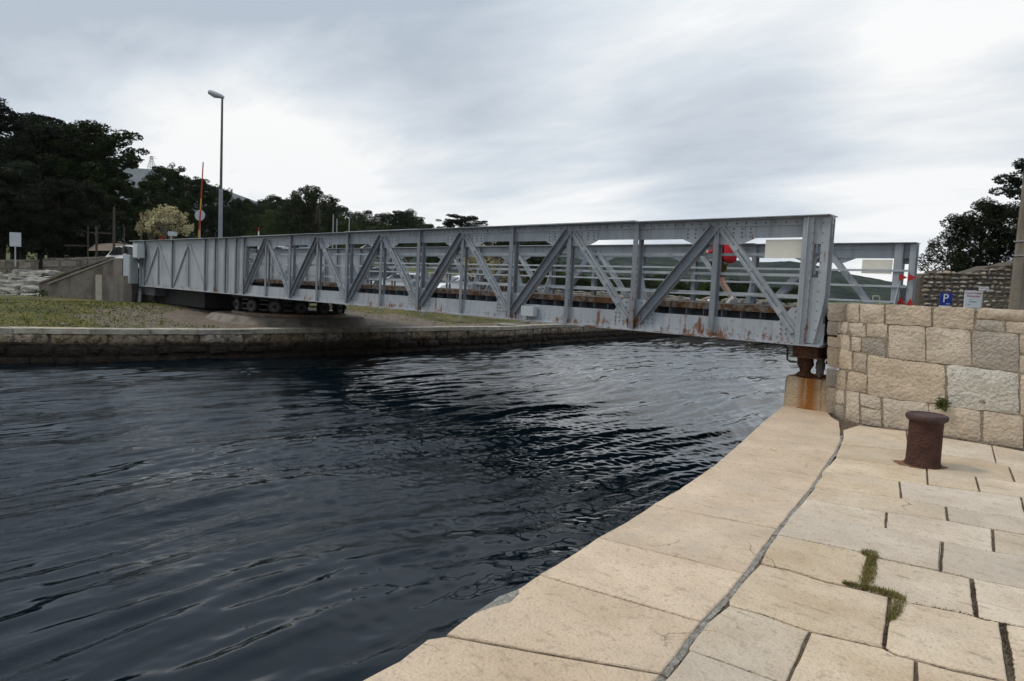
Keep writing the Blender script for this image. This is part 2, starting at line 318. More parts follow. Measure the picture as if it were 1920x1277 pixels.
# ------------------------------------------------------------------ object helpers
ORG = {}
def tag(o, label=None, cat=None, group=None, kind=None):
    if label: o['label'] = label
    if cat: o['category'] = cat
    if group: o['group'] = group
    if kind: o['kind'] = kind
    return o
def thing(name, loc, label, cat, group=None, rz=0.):
    o = bpy.data.objects.new(name, None); o.empty_display_size = .3; COL.objects.link(o)
    o.location = loc; o.rotation_euler.z = rz; ORG[o.name] = Vector(loc)
    return tag(o, label, cat, group)
class MB:
    def __init__(s): s.v = []; s.f = []; s.mi = []
    def add(s, vs, fs, mi=0):
        b = len(s.v); s.v += [tuple(v) for v in vs]; s.f += [tuple(b+i for i in f) for f in fs]; s.mi += [mi]*len(fs); return s
    def box(s, lo, hi, mi=0):
        x0, y0, z0 = lo; x1, y1, z1 = hi
        vs = [(x0,y0,z0),(x1,y0,z0),(x1,y1,z0),(x0,y1,z0),(x0,y0,z1),(x1,y0,z1),(x1,y1,z1),(x0,y1,z1)]
        return s.add(vs, [(0,3,2,1),(4,5,6,7),(0,1,5,4),(1,2,6,5),(2,3,7,6),(3,0,4,7)], mi)
    def bar(s, p0, p1, w, h, side=None, mi=0):       # w along side axis, h along the other
        p0 = Vector(p0); p1 = Vector(p1); d = (p1-p0).normalized()
        sd = Vector(side) if side is not None else (Vector((0, 0, 1)) if abs(d.z) < .9 else Vector((1, 0, 0)))
        sd = (sd - d*sd.dot(d)).normalized(); ot = d.cross(sd)
        vs = [p + sd*(a*w/2) + ot*(b*h/2) for p in (p0, p1) for a, b in ((-1,-1),(1,-1),(1,1),(-1,1))]
        return s.add(vs, [(0,1,2,3),(7,6,5,4),(0,4,5,1),(1,5,6,2),(2,6,7,3),(3,7,4,0)], mi)
    def tube(s, pts, rads, n=10, mi=0, cap=True):
        pts = [Vector(p) for p in pts]; vs = []; fs = []
        for i, p in enumerate(pts):
            d = (pts[min(i+1, len(pts)-1)] - pts[max(i-1, 0)]).normalized()
            a = Vector((0, 0, 1)) if abs(d.z) < .9 else Vector((1, 0, 0)); u = d.cross(a).normalized(); w = d.cross(u)
            r = rads[i] if isinstance(rads, (list, tuple)) else rads
            vs += [p + (u*math.cos(2*PI*k/n) + w*math.sin(2*PI*k/n))*r for k in range(n)]
        for i in range(len(pts)-1):
            for k in range(n): fs.append((i*n+k, i*n+(k+1) % n, (i+1)*n+(k+1) % n, (i+1)*n+k))
        if cap: fs.append(tuple(range(n))[::-1]); fs.append(tuple((len(pts)-1)*n+k for k in range(n)))
        return s.add(vs, fs, mi)
    def prism(s, poly, a, b, mi=0):                  # poly of 3D points, extruded by vector b from offset a
        n = len(poly); a = Vector(a); b = Vector(b)
        vs = [Vector(p)+a for p in poly] + [Vector(p)+a+b for p in poly]
        return s.add(vs, [tuple(range(n))[::-1], tuple(range(n, 2*n))] + [(i, (i+1) % n, n+(i+1) % n, n+i) for i in range(n)], mi)
    def build(s, name, mats, parent=None, smooth=False, origin=None, label=None):
        me = bpy.data.meshes.new(name)
        vs = np.array(s.v, dtype=float)
        if origin is None: origin = (vs.min(0)+vs.max(0))/2
        origin = Vector([float(c) for c in origin])
        po = ORG[parent.name] if parent else Vector((0, 0, 0))
        me.from_pydata([tuple(v) for v in (vs-np.array(origin))], [], s.f)
        for mm in (mats if isinstance(mats, (list, tuple)) else [mats]): me.materials.append(P[mm] if isinstance(mm, str) else mm)
        if any(s.mi): me.polygons.foreach_set('material_index', s.mi)
        bm = bmesh.new(); bm.from_mesh(me); bmesh.ops.recalc_face_normals(bm, faces=bm.faces); bm.to_mesh(me); bm.free()
        if smooth:
            me.polygons.foreach_set('use_smooth', [True]*len(me.polygons))
            me.set_sharp_from_angle(angle=math.radians(40))
        o = bpy.data.objects.new(name, me); COL.objects.link(o)
        if parent: o.parent = parent
        o.location = origin - po; ORG[o.name] = origin
        if label: o['label'] = label
        return o
def np_mesh(name, V, Fq, mats, smooth=False, mi=None):
    me = bpy.data.meshes.new(name); nv = len(V); nf = len(Fq); k = Fq.shape[1]
    me.vertices.add(nv); me.vertices.foreach_set('co', np.ascontiguousarray(V, dtype=np.float32).ravel())
    me.loops.add(nf*k); me.loops.foreach_set('vertex_index', np.ascontiguousarray(Fq, dtype=np.int32).ravel())
    me.polygons.add(nf); me.polygons.foreach_set('loop_start', np.arange(0, nf*k, k, dtype=np.int32))
    if mi is not None: me.polygons.foreach_set('material_index', mi)
    me.polygons.foreach_set('use_smooth', np.full(nf, smooth))
    for mm in mats: me.materials.append(P[mm])
    me.update(); me.validate(); return me
def link(name, me, parent=None, loc=(0, 0, 0)):
    o = bpy.data.objects.new(name, me); COL.objects.link(o)
    if parent: o.parent = parent
    o.location = loc; ORG[o.name] = Vector(loc)+(ORG[parent.name] if parent else Vector((0, 0, 0))); return o
def copy_tree(o, parent=None):
    c = o.copy(); COL.objects.link(c)
    if parent: c.parent = parent
    for ch in list(o.children): copy_tree(ch, c)
    return c
def fbm(x, y, sc=1., o=4, seed=0.):
    r = 0; a = 1; t = 0
    for i in range(o): r += a*mnoise.noise(Vector((x*sc*2**i+seed, y*sc*2**i-seed, seed*.7))); t += a; a *= .5
    return r/t
def grid_faces(nu, nv):
    a = np.arange(nu*nv).reshape(nu, nv)
    return np.stack([a[:-1, :-1], a[1:, :-1], a[1:, 1:], a[:-1, 1:]], -1).reshape(-1, 4)

# ------------------------------------------------------------------ key measures
XE, YN, YF = -3.44, 10.30, 15.15             # bridge end, near and far girder plane
NX = lambda n: -3.69 - 3.0*n                 # panel points
ZB, ZT = .967, 2.87
XW = -31.1                                  # the web and lower chord stop here at the turning end
WZ = -.85                                    # water level
ROADZ = 1.42
FQ = [(-60, -70), (-34, -22), (-22.6, 0), (-20.95, 3.6), (-20.15, 6.0), (-19.55, 8.8), (-19.5, 12.8), (-19.4, 15.3), (-19.45, 20.5), (-20.1, 24.2), (-21.6, 36), (-23, 50), (-23.5, 62)]
def fqx(y):
    for (x0, y0), (x1, y1) in zip(FQ, FQ[1:]):
        if y <= y1: return x0 + (x1-x0)*(y-y0)/(y1-y0)
    return FQ[-1][0]
def sst(a, b, x):
    t = min(1, max(0, (x-a)/(b-a))); return t*t*(3-2*t)
def Hfar(X, Y):
    off = fqx(Y) - X
    cx = X*rt.x+Y*rt.y; cy = X*hd.x+Y*hd.y
    z = .02 + .30*sst(.6, 10, off)
    left = sst(9.2, 7.6, Y)
    z += left*.0
    z += (1.05-z)*(sst(15.5, 22, off) if Y > 14 else sst(31.3, 34, cy))
    q = cx/max(cy, 1)
    k = sst(.16, -.12, q)
    z += .055*max(0, min(cy, 260)-44)*k + .004*max(0, min(cy, 260)-44)*(1-k)
    z += .35*fbm(X, Y, .03, 3, 3.)*sst(20, 60, off)*2
    # the road on its low bank
    rd = sst(4.6, 3.2, abs(Y-12.72))*sst(-32.9, -33.3, X)*sst(-75, -60, X)*(sst(31., 31.8, cy) if Y < 12 else 1)
    z = z*(1-rd) + ROADZ*rd
    return z

# ------------------------------------------------------------------ sea
def waves(X, Y):
    rs = np.random.RandomState(5)
    wx = .9*np.sin(Y*.35+.7)+.35*np.sin(X*.8+Y*.25)+.25*np.sin(Y*1.1+X*.4); wy = .8*np.sin(X*.3)+.4*np.sin(Y*.6+X*.5)
    Z = np.zeros_like(X)
    Xw = X+wx*.35; Yw = Y+wy*.35
    for i in range(30):
        lam = .24*(.95/.24)**(rs.rand()); th = rs.normal(math.radians(4), math.radians(12)); ph = rs.rand()*6.28
        k = 2*PI/lam; a = .0046*lam**.72
        arg = k*(Xw*math.cos(th)+Yw*math.sin(th))+ph + 1.1*np.sin(.8*Yw+i)+.6*np.sin(.63*Yw+i*2.)
        mod = np.clip(.55+.65*np.sin(.45*X+i*1.3)*np.sin(.38*Y+i*.7), .03, 1.3)
        s_ = np.sin(arg); Z += a*mod*(np.exp(1.7*s_)-1.8)*.55
    for i in range(5):
        lam = 1.3+.5*i; th = rs.normal(0, .3); Z += .006*lam**.8*np.sin(2*PI/lam*(Xw*math.cos(th)+Yw*math.sin(th))+i*2)
    for i in range(16):                       # finer ripples out in the channel
        lam = .13*(.32/.13)**rs.rand(); th = rs.normal(math.radians(4), math.radians(14)); k = 2*PI/lam
        w_ = np.clip((-5.-X)/6., 0, 1)*(.5+.5*np.sin(.7*Y+i)*np.sin(.6*X+i*2))
        Z += .0075*lam*w_*np.sin(k*(Xw*math.cos(th)+Yw*math.sin(th))+i*1.9+1.2*np.sin(1.1*Yw+i))
    for i in range(14):                       # short chop in the middle of the channel
        lam = .11*(.24/.11)**rs.rand(); th = rs.normal(0, .6); k = 2*PI/lam
        patch = np.exp(-(((X+6.5)/3.2)**2+((Y-7.)/4.5)**2))+.08
        Z += .0019*lam/.2*patch*np.sin(k*(X*math.cos(th)+Y*math.sin(th))+i+.8*np.sin(2.1*X+i)+.8*np.sin(1.7*Y))
    return Z
xs = np.concatenate([np.arange(-24., -12., .06), np.arange(-12., -1.4, .04)]); ys = np.concatenate([np.arange(-14, 0, .1), np.arange(0, 16, .045), np.arange(16, 40, .085), np.arange(40, 64, .3)])
XX, YY = np.meshgrid(xs, ys, indexing='ij')
V = np.stack([XX, YY, WZ+waves(XX, YY)], -1).reshape(-1, 3)
sea = link('water', np_mesh('water', V, grid_faces(len(xs), len(ys)), ['water'], True)); tag(sea, kind='structure')
mb = MB(); mb.add([(-400, -400, WZ-.12), (30, -400, WZ-.12), (30, -14.05, WZ-.12), (-400, -14.05, WZ-.12)], [(0, 1, 2, 3)])
o = mb.build('water', 'water'); tag(o, kind='structure')
mb = MB().box((-26, -400, -4.2), (0, 66, -4)); o = mb.build('sea_bed', 'dusty'); tag(o, kind='structure')

# ------------------------------------------------------------------ far side ground
offs = [0, .55, 1.2, 2, 3, 4, 5, 6, 7, 8, 9, 10, 11, 12, 12.9, 13.2, 13.5, 13.8, 14.1, 14.5, 15, 15.5, 16, 17, 18, 19, 20, 22, 24, 27, 30, 34, 38, 43, 48, 55, 63, 72, 83, 96, 112, 130, 155, 185, 230, 300, 420, 600]
yy = list(np.arange(-140, -10, 8.))+list(np.arange(-10, 8.0, .9))+[8., 8.15, 8.5, 9, 9.3, 9.6]+list(np.arange(10.2, 15.9, .7))+[16., 16.3, 16.7, 17.2]+list(np.arange(18, 62, 1.2))+[62]
V = []
for yv in yy:
    for of in offs:
        X = fqx(yv)-of; z = Hfar(X, yv) + (.025*fbm(X, yv, .9, 3, 1.) if of > 1 else 0)
        V.append((X, yv, z-.03))
fg = np_mesh('ground', np.array(V), grid_faces(len(yy), len(offs)), ['lawn', 'field', 'dusty', 'asphalt'], True)
mi = []
for p in fg.polygons:
    c = p.center; of = fqx(c.y)-c.x; r2 = math.hypot(c.x+23.1, c.y-12.7)
    if abs(c.y-12.7) < 3.3 and -62 < c.x < -33: mi.append(3)
    elif r2 < 6.3 or (of < 2.0 and c.y > 7.5): mi.append(2)
    elif of > 33: mi.append(1)
    elif 15 < of and c.y > 18: mi.append(2)
    else: mi.append(0)
fg.polygons.foreach_set('material_index', mi)
o = link('ground', fg); tag(o, kind='structure')
# land closing the channel behind and the ground beyond the near quay
V = []; xa = np.arange(-40, 420, 6.); ya = np.array([60, 61, 62, 63, 65, 68, 72, 78, 86, 96, 110, 130, 160, 200, 260, 340, 450, 600.])
for x in xa:
    for y in ya: V.append((x, y + (x+20)*.1, -1.5+2.6*sst(60, 64, y)+.012*(y-60)+.3*fbm(x, y, .05, 3)))
o = link('ground', np_mesh('far_shore', np.array(V), grid_faces(len(xa), len(ya)), ['field'], True)); tag(o, kind='structure')
mb = MB(); pl = [(-2.9, 10.6), (70, 10.4), (120, 75), (-2.95, 66)]
mb.prism([(x, y, -3) for x, y in pl], (0, 0, 0), (0, 0, ROADZ+3)); o = mb.build('road', 'asphalt'); tag(o, kind='structure')

# far quay wall: core, coping stones and every block of its face
fqw = thing('quay_wall', (-19.5, 10, WZ), 'low rough stone quay wall along the far bank with dark wet foot', 'wall')
mb = MB(); ysq = [y for y in np.arange(-30, 62, 1.5)]
for a, b in zip(ysq, ysq[1:]):
    xa_, xb_ = fqx(a), fqx(b)
    mb.add([(xa_-.04, a, -2.6), (xb_-.04, b, -2.6), (xb_-.04, b, -.1), (xa_-.04, a, -.1), (xa_-.6, a, -.1), (xb_-.6, b, -.1)], [(0, 1, 2, 3), (3, 2, 5, 4)])
mb.build('wall_core', 'quaymortar', fqw)
def rock_block(mb, p0, p1, z0, z1, nrm_, depth, bulge, seed, nu=4, nv=3, jit=.012):
    """one block between two face points p0,p1 (xy) and heights z0..z1: cushioned uneven front, sides going back"""
    p0 = Vector((p0[0], p0[1], 0)); p1 = Vector((p1[0], p1[1], 0)); vs = []; fs = []
    for j in range(nv+1):
        for i in range(nu+1):
            u = i/nu; v = j/nv; e = min(min(u, 1-u)*nu, min(v, 1-v)*nv); e = min(1, e)
            q = p0.lerp(p1, u); q.z = z0+(z1-z0)*v
            n_ = mnoise.noise(q*3.1+Vector((seed, 0, 0)))*.6+mnoise.noise(q*9+Vector((0, seed, 0)))*.4
            q = q + nrm_*(bulge*e + n_*bulge*1.3*(.35+.65*e) - (0 if e else bulge*.3))
            if not e:
                c = (p0+p1)/2; c.z = (z0+z1)/2; dd = (c-q); dd.normalize(); corner = (i in (0, nu)) and (j in (0, nv))
                q += dd*(abs(mnoise.noise(q*5+Vector((seed, seed, 0))))*jit*2 + (jit*1.6 if corner else 0))
            vs.append(q)
    w = nu+1
    for j in range(nv):
        for i in range(nu): fs.append((j*w+i, j*w+i+1, (j+1)*w+i+1, (j+1)*w+i))
    ring = [i for i in range(w)] + [j*w+nu for j in range(1, nv+1)] + [nv*w+i for i in range(nu-1, -1, -1)] + [j*w for j in range(nv-1, 0, -1)]
    b = len(vs)
    for r_ in ring: vs.append(vs[r_]-nrm_*depth)
    n = len(ring)
    for k in range(n): fs.append((ring[k], b+k, b+(k+1) % n, ring[(k+1) % n]))
    fs.append(tuple(b+k for k in range(n)))
    mb.add(vs, fs)
cnt = 0
def course(z0, z1, lmin, lmax, ylo, yhi, seed, gap=.03, stuff=None):
    global cnt
    r = random.Random(seed); y = ylo
    while y < yhi:
        l = r.uniform(lmin, lmax)*(1 if y < 26 else 1.7); y1 = y+l
        mbk = stuff or MB(); dz = r.uniform(-.02, .02)
        nn = Vector((1, (fqx(y)-fqx(y1))/l, 0)).normalized()
        rock_block(mbk, (fqx(y+gap/2), y+gap/2), (fqx(y1-gap/2), y1-gap/2), z0+r.uniform(-.02, .06)*(z0 > -.9), z1-r.uniform(0, .05)*(z1 < -.2), nn, .25, r.uniform(.015, .06), r.random()*50, 5, 4, .03)
        if stuff is None: mbk.build('stone', 'quaystone', fqw, True); cnt += 1
        y = y1
course(-.45, -.115, .55, 1.5, -6, 44, 3, gap=.02)
course(-.70, -.44, .22, .95, -6, 44, 4, gap=.02)
course(-.98, -.70, .4, 1.3, -6, 30, 5, gap=.02)
st = MB(); course(-1.5, -1.0, .5, 1.1, -6, 44, 6, stuff=st); course(-.40, -.12, 1, 2, 44, 62, 7, stuff=st); course(-.7, -.42, 1, 2, 44, 62, 8, stuff=st)
course(-.40, -.12, .7, 1.4, -30, -6, 9, stuff=st); course(-.7, -.42, .5, 1.2, -30, -6, 10, stuff=st); course(-1., -.72, .5, 1.2, -30, -6, 11, stuff=st)
o = st.build('stone_courses', 'quaystone', fqw, True); tag(o, kind='stuff')
y = -8.
while y < 46:
    l = rnd.uniform(.9, 1.9)*(1 if y < 26 else 1.6); a, b = y+.008, y+l-.008; wdt = .55
    mb = MB(); z = rnd.uniform(-.01, .012)
    mb.prism([(fqx(a)+.03+rnd.uniform(-.02, .02), a, z-.12), (fqx(b)+.03+rnd.uniform(-.02, .02), b, z-.12), (fqx(b)-wdt, b, z-.12), (fqx(a)-wdt, a, z-.12)], (0, 0, 0), (0, 0, .135))
    mb.build('coping_stone', 'quaycap', fqw); y += l

# ------------------------------------------------------------------ near quay
EDGE_PX = [(390,1440),(520,1363),(670,1277),(745,1236),(800,1196),(835,1190),(865,1164),(888,1148),(930,1122),(975,1100),(1010,1077),(1065,1044),(1120,1007),(1175,977),(1222,946),(1270,918),(1305,895),(1340,870),(1385,832),(1430,790),(1470,760)]
CRACK_PX = [(1130,1430),(1235,1277),(1285,1212),(1320,1165),(1362,1122),(1400,1075),(1432,1030),(1461,991),(1487,960),(1509,932),(1525,912),(1538,892),(1553,870),(1565,852),(1578,826),(1580,815)]
EDGE = [G(*p) for p in EDGE_PX]
LASTE = [Vector((-4.06, 11.6, 0)), Vector((-4.1, 14, 0)), Vector((-4.1, 30, 0)), Vector((-4.1, 60, 0))]
FIRST = [Vector((-2.6, -12, 0)), Vector((-2.35, -4, 0)), Vector((-2.2, -.5, 0))]
quay = bpy.data.objects.new('pavement', None); COL.objects.link(quay); ORG['pavement'] = Vector((0, 0, 0)); tag(quay, kind='structure')
path = FIRST + EDGE + LASTE
mb = MB()
for a, b in zip(path, path[1:]):
    a = a+Vector((.035, 0, 0)); b = b+Vector((.035, 0, 0))
    mb.add([(a.x, a.y, -3), (b.x, b.y, -3), (b.x, b.y, -.03), (a.x, a.y, -.03)], [(0, 1, 2, 3)])
mb.build('quay_face', 'nearquayface', quay)
mb = MB(); n = len(path)
vs = [(p.x+.035, p.y, -.03) for p in path]+[(26, p.y, -.03) for p in path]
mb.add(vs, [(i, i+1, n+i+1, n+i) for i in range(n-1)]); mb.build('bedding', 'dirt', quay)
gx = np.arange(-2.2, 2.6, .022); gy = np.arange(1.2, 10., .022); GX, GY = np.meshgrid(gx, gy, indexing='ij')
GZ = -.0125+.004*np.sin(GX*31+np.sin(GY*17)*2)*np.sin(GY*27+GX*9)+.003*np.sin(GX*83)*np.sin(GY*71+GX*13)
jm = link('joint_filling', np_mesh('joint_filling', np.stack([GX, GY, GZ], -1).reshape(-1, 3), grid_faces(len(gx), len(gy)), ['dirt'], True), quay)

def ragged(poly, seed, step=.07, amp=.006):
    out_ = []; c = sum(poly, Vector((0, 0, 0)))/len(poly)
    for a, b in zip(poly, poly[1:]+poly[:1]):
        n = max(1, int((b-a).length/step))
        for i in range(n):
            p = a.lerp(b, i/n); k = mnoise.noise(Vector((p.x*6+seed, p.y*6, seed)))*.6+mnoise.noise(Vector((p.x*19+seed, p.y*19, 3)))*.5
            out_.append(p+(c-p).normalized()*amp*(1+2*k))
    return out_
def slab(poly, name, mt, gap=.006, h=0., seed=0., dep=.11, amp=.006, bev=.010, parent=None):
    c = sum(poly, Vector((0, 0, 0)))/len(poly); n0 = len(poly)
    area = sum(poly[i].x*poly[(i+1) % n0].y-poly[(i+1) % n0].x*poly[i].y for i in range(n0))
    if area < 0: poly = poly[::-1]
    # inset by gap
    ins = []
    for i in range(n0):
        a, b, d = poly[i-1], poly[i], poly[(i+1) % n0]
        e1 = (b-a).normalized(); e2 = (d-b).normalized(); n1_ = Vector((-e1.y, e1.x, 0)); n2_ = Vector((-e2.y, e2.x, 0))
        bis = (n1_+n2_); bis = bis.normalized() if bis.length > 1e-4 else n1_
        k = max(.5, bis.dot(n1_)); ins.append(b+bis*(gap/k))
    rg = ragged(ins, seed, amp=amp); n = len(rg)
    def inset(pts, d):
        r_ = []
        for i in range(n):
            a, b, e = pts[i-1], pts[i], pts[(i+1) % n]
            tn = (e-a).normalized(); r_.append(b+Vector((-tn.y, tn.x, 0))*d)
        return r_
    tl = (rnd.uniform(-.0025, .0025), rnd.uniform(-.0025, .0025))
    def zf(p): return h+(p.x-c.x)*tl[0]+(p.y-c.y)*tl[1]
    r1 = inset(rg, bev*.35); r2 = inset(rg, bev)
    vs = [(p.x, p.y, -dep) for p in rg]+[(p.x, p.y, zf(p)-bev*.9) for p in rg]+[(p.x, p.y, zf(p)-bev*.3) for p in r1]+[(p.x, p.y, zf(p)) for p in r2]
    fs = []
    for k in range(3): fs += [(k*n+i, k*n+(i+1) % n, (k+1)*n+(i+1) % n, (k+1)*n+i) for i in range(n)]
    fs.append(tuple(3*n+i for i in range(n)))
    m_ = MB(); m_.add(vs, fs); return m_.build(name, mt, parent or quay)
def seg(poly, x0, x1, k=0):            # piece of a polyline (pixels) between two values of coordinate k
    def at(x):
        pts = poly
        for a, b in zip(pts, pts[1:]):
            if (a[k]-x)*(b[k]-x) <= 0 and a[k] != b[k]:
                t = (x-a[k])/(b[k]-a[k]); return (a[0]+(b[0]-a[0])*t, a[1]+(b[1]-a[1])*t)
        a, b = (pts[-2], pts[-1]) if abs(x-pts[-1][k]) < abs(x-pts[0][k]) else (pts[0], pts[1])
        t = (x-a[k])/(b[k]-a[k]); return (a[0]+(b[0]-a[0])*t, a[1]+(b[1]-a[1])*t)
    mid = [p for p in poly if min(x0, x1) < p[k] < max(x0, x1)]
    mid = sorted(mid, key=lambda p: p[k]*(1 if x1 > x0 else -1))
    return [at(x0)]+mid+[at(x1)]
# coping: between edge and crack, cut at these (edge y, crack y)
CUTS = [(1440,1430),(1363,1345),(1190,1262),(1077,1165),(1007,1075),(946,991),(895,932),(864,892),(830,852),(760,818)]
for i, ((e0, c0), (e1, c1)) in enumerate(zip(CUTS, CUTS[1:])):
    E_ = seg(EDGE_PX, e0, e1, 1); C_ = seg(CRACK_PX, c1, c0, 1)
    C_ = [(x-1-3*(y-800)/480, y) for x, y in C_]
    if i == len(CUTS)-2:   # last slab runs up to the wall corner and the pedestal
        C_ = [(1552,772), (1560,782), (1574,790), (1577,806)]+C_[1:]
    slab([G(*p) for p in E_+C_], 'coping_stone', 'coping', gap=.0038, h=rnd.uniform(-.003, .003), seed=i*7.3, amp=.0045, bev=.010)
# cement strip in the long crack
C_ = [G(x-1, y) for x, y in CRACK_PX]; mb = MB(); vs = []; fs = []; k = 0
dense = []
for a, b in zip(C_, C_[1:]):
    nn = max(2, int((b-a).length/.02))
    for i in range(nn): dense.append(a.lerp(b, i/nn))
for i, p in enumerate(dense):
    w = .016+.008*mnoise.noise(p*4)+.003*mnoise.noise(p*25)
    z0 = -.0065+.005*mnoise.noise(p*14+Vector((3, 0, 0)))
    sx = Vector((.012*mnoise.noise(p*5), 0, 0))
    for s_ in (-1, -.4, .3, 1): vs.append(p+sx+Vector((s_*w, 0, z0-.004*abs(s_)**2+.006*mnoise.noise(p*40+Vector((s_*5, 0, 0))))))
fs = [(i*4+j, i*4+j+1, i*4+4+j+1, i*4+4+j) for i in range(len(dense)-1) for j in range(3)]
mb.add(vs, fs); mb.build('cement_joint', 'cement', quay, True)
# loose cemented chip on the edge
chip = [G(*p) for p in [(888,1150),(905,1140),(935,1118),(972,1105),(976,1113),(960,1130),(925,1140),(895,1150)]]
slab(chip, 'edge_patch', 'cement', 0, .006, 4., .05, .005, .008)
# inner rows (boundaries in order away from the wall)
ROWS = [
 [(1580,806),(1610,797),(1653,803),(1700,808),(1760,819),(1840,831),(1920,846),(2400,930)],
 [(1576,833),(1650,840),(1750,850),(1840,861),(1920,882),(2400,975)],
 [(1567,857),(1650,868),(1738,879),(1827,893),(1920,906),(2400,985)],
 [(1540,884),(1583,887),(1640,894),(1683,901),(1810,918),(1920,932),(2400,1010)],
 [(1525,911),(1610,922),(1690,933),(1774,949),(1850,962),(1920,972),(2400,1050)],
 [(1511,933),(1610,951),(1710,966),(1779,976),(1854,990),(1920,1001),(2400,1080)],
 [(1486,960),(1577,975),(1663,990),(1765,1014),(1854,1032),(1920,1042),(2400,1130)],
 [(1455,1002),(1500,1011),(1560,1023),(1615,1035),(1649,1045),(1762,1069),(1830,1085),(1920,1103),(2400,1210)],
 [(1424,1056),(1480,1068),(1553,1091),(1617,1105),(1663,1117),(1710,1131),(1813,1151),(1847,1162),(1920,1175),(2400,1280)],
 [(1366,1133),(1430,1150),(1519,1182),(1590,1198),(1656,1213),(1683,1227),(1780,1253),(1864,1271),(1930,1290),(2400,1420)],
 [(1292,1216),(1380,1247),(1464,1277),(1600,1330),(1800,1400),(2400,1640)],
 [(1190,1365),(1400,1440),(2400,1850)]]
JOINTS = [  # (x on upper line, x on lower line, gap in m)
 [(1700,1704),(1860,1868),(1990,2000),(2120,2130)],
 [(1892,1903),(2060,2075)],
 [(1738,1740),(1829,1837),(2000,2010),(2180,2190)],
 [(1687,1690),(1914,1926),(2120,2140)],
 [(1774,1777),(1985,1995),(2180,2200)],
 [(1663,1661),(1861,1864),(2100,2110)],
 [(1768,1764),(1965,1975),(2200,2220)],
 [(1632,1619),(1822,1832),(2060,2080)],
 [(1669,1657),(1880,1897),(2160,2180)],
 [(1519,1474),(1718,1716),(1900,1915),(2140,2170)],
 ]
WIDE = {(8, 1): .013, (7, 1): .003, (7, 0): .007, (5, 1): .002, (8, 0): .003}
for ri in range(len(ROWS)-1):
    up_, lo = ROWS[ri], ROWS[ri+1]; xs0 = [up_[0][0]]+[j[0] for j in (JOINTS[ri] if ri < len(JOINTS) else [(1600,1570),(1850,1850)])]+[2330]
    xs1 = [lo[0][0]]+[j[1] for j in (JOINTS[ri] if ri < len(JOINTS) else [(1600,1570),(1850,1850)])]+[2330]
    for k in range(len(xs0)-1):
        a = seg(up_, xs0[k], xs0[k+1]); b = seg(lo, xs1[k], xs1[k+1])[::-1]
        left = []
        if k == 0:
            left = [(x+1+3*(y-800)/480, y) for x, y in seg(CRACK_PX, lo[0][1], up_[0][1], 1)[1:-1]]
        poly = [G(*p) for p in a+b+left]
        g = .0045+.002*(ri % 3 == 1)+rnd.uniform(-.001, .001)
        gl, gr = WIDE.get((ri, k-1), 0), WIDE.get((ri, k), 0)
        if gl: poly[0].x += gl*.7; poly[len(a)+len(b)-1].x += gl*.7
        if gr: poly[len(a)-1].x -= gr*.7; poly[len(a)].x -= gr*.7
        slab(poly, 'paving_stone', 'paving', g, rnd.uniform(-.004, .003), ri*3.1+k*1.7, amp=.0032, bev=.008)
# paving out of the picture to the right and behind the camera: same flags, plain courses
RL = [G(2330, ly_) for ly_ in (905, 960, 1010, 1065, 1110, 1180, 1260, 1390, 1600, 1800)]
def xlim(y):
    pts = sorted([(p.y, p.x) for p in RL]); return float(np.interp(y, [p[0] for p in pts], [p[1] for p in pts]))
yl = min(G(390, 1440).y, G(1130, 1430).y, G(2400, 1850).y, G(1190, 1365).y)-.02; y = 9.88; iy = 0
while y > -3:
    x = max(xlim(y), xlim(y-.5))+.01 if y > yl else -1.95
    x0_ = x; k_ = 0
    while x < (5.5 if y > 3 else 4.):
        w_ = .85+.25*((iy*7+k_*3) % 5)/5
        slab([Vector((x, y-.5, 0)), Vector((x+w_, y-.5, 0)), Vector((x+w_, y, 0)), Vector((x, y, 0))], 'paving_stone', 'paving', .005, -.004, x+iy*9.); x += w_; k_ += 1
    y -= .5; iy += 1
# grass growing in a joint
rs = random.Random(3); mb = MB()
GJ = [[(1620,1036,10),(1636,1040,16),(1634,1050,8),(1632,1062,14),(1628,1078,15),(1624,1093,15)],[(1582,1094,4),(1605,1099,8),(1640,1106,10),(1665,1113,12),(1690,1122,12)],[(1686,1124,14),(1682,1140,15),(1677,1152,11),(1670,1164,7)]]
for chn in GJ:
    for (ax, ay, aw), (bx, by, bw) in zip(chn, chn[1:]):
        for i in range(330):
            t = rs.random(); w = (aw+(bw-aw)*t)*math.sqrt(rs.random()); th_ = rs.random()*6.28
            p = G(ax+(bx-ax)*t+w*math.cos(th_), ay+(by-ay)*t+w*.45*math.sin(th_))
            a = rs.random()*6.28; hgt = rs.uniform(.008, .026); dr = Vector((math.cos(a), math.sin(a), 0))*hgt*rs.uniform(.3, 1.1); sd_ = Vector((-math.sin(a), math.cos(a), 0))*.0022
            z = Vector((0, 0, -.004)); mb.add([p+z-sd_, p+z+sd_, p+dr+Vector((0, 0, hgt))], [(0, 1, 2)])
o = mb.build('grass', 'moss'); tag(o, kind='stuff', label='yellow green grass filling the joints between paving stones', cat='grass')
mb = MB()     # dry moss crumbs in the wider joints
for chain in ([(1880,1176),(1893,1220),(1908,1277)], [(1824,1090),(1830,1148)], [(1710,1131),(1813,1151),(1890,1170)], [(1662,1170),(1657,1212)]):
    for (ax, ay), (bx, by) in zip(chain, chain[1:]):
        for i in range(220):
            t = rs.random(); p = G(ax+(bx-ax)*t+rs.gauss(0, 3.5), ay+(by-ay)*t+rs.gauss(0, 2)); s_ = rs.uniform(.002, .006)
            mb.tube([p+Vector((0, 0, -.02)), p+Vector((s_*.4, 0, s_-.006))], [s_, s_*.3], 4)
o = mb.build('joint_debris', 'dirt', quay); tag(o, kind='stuff')
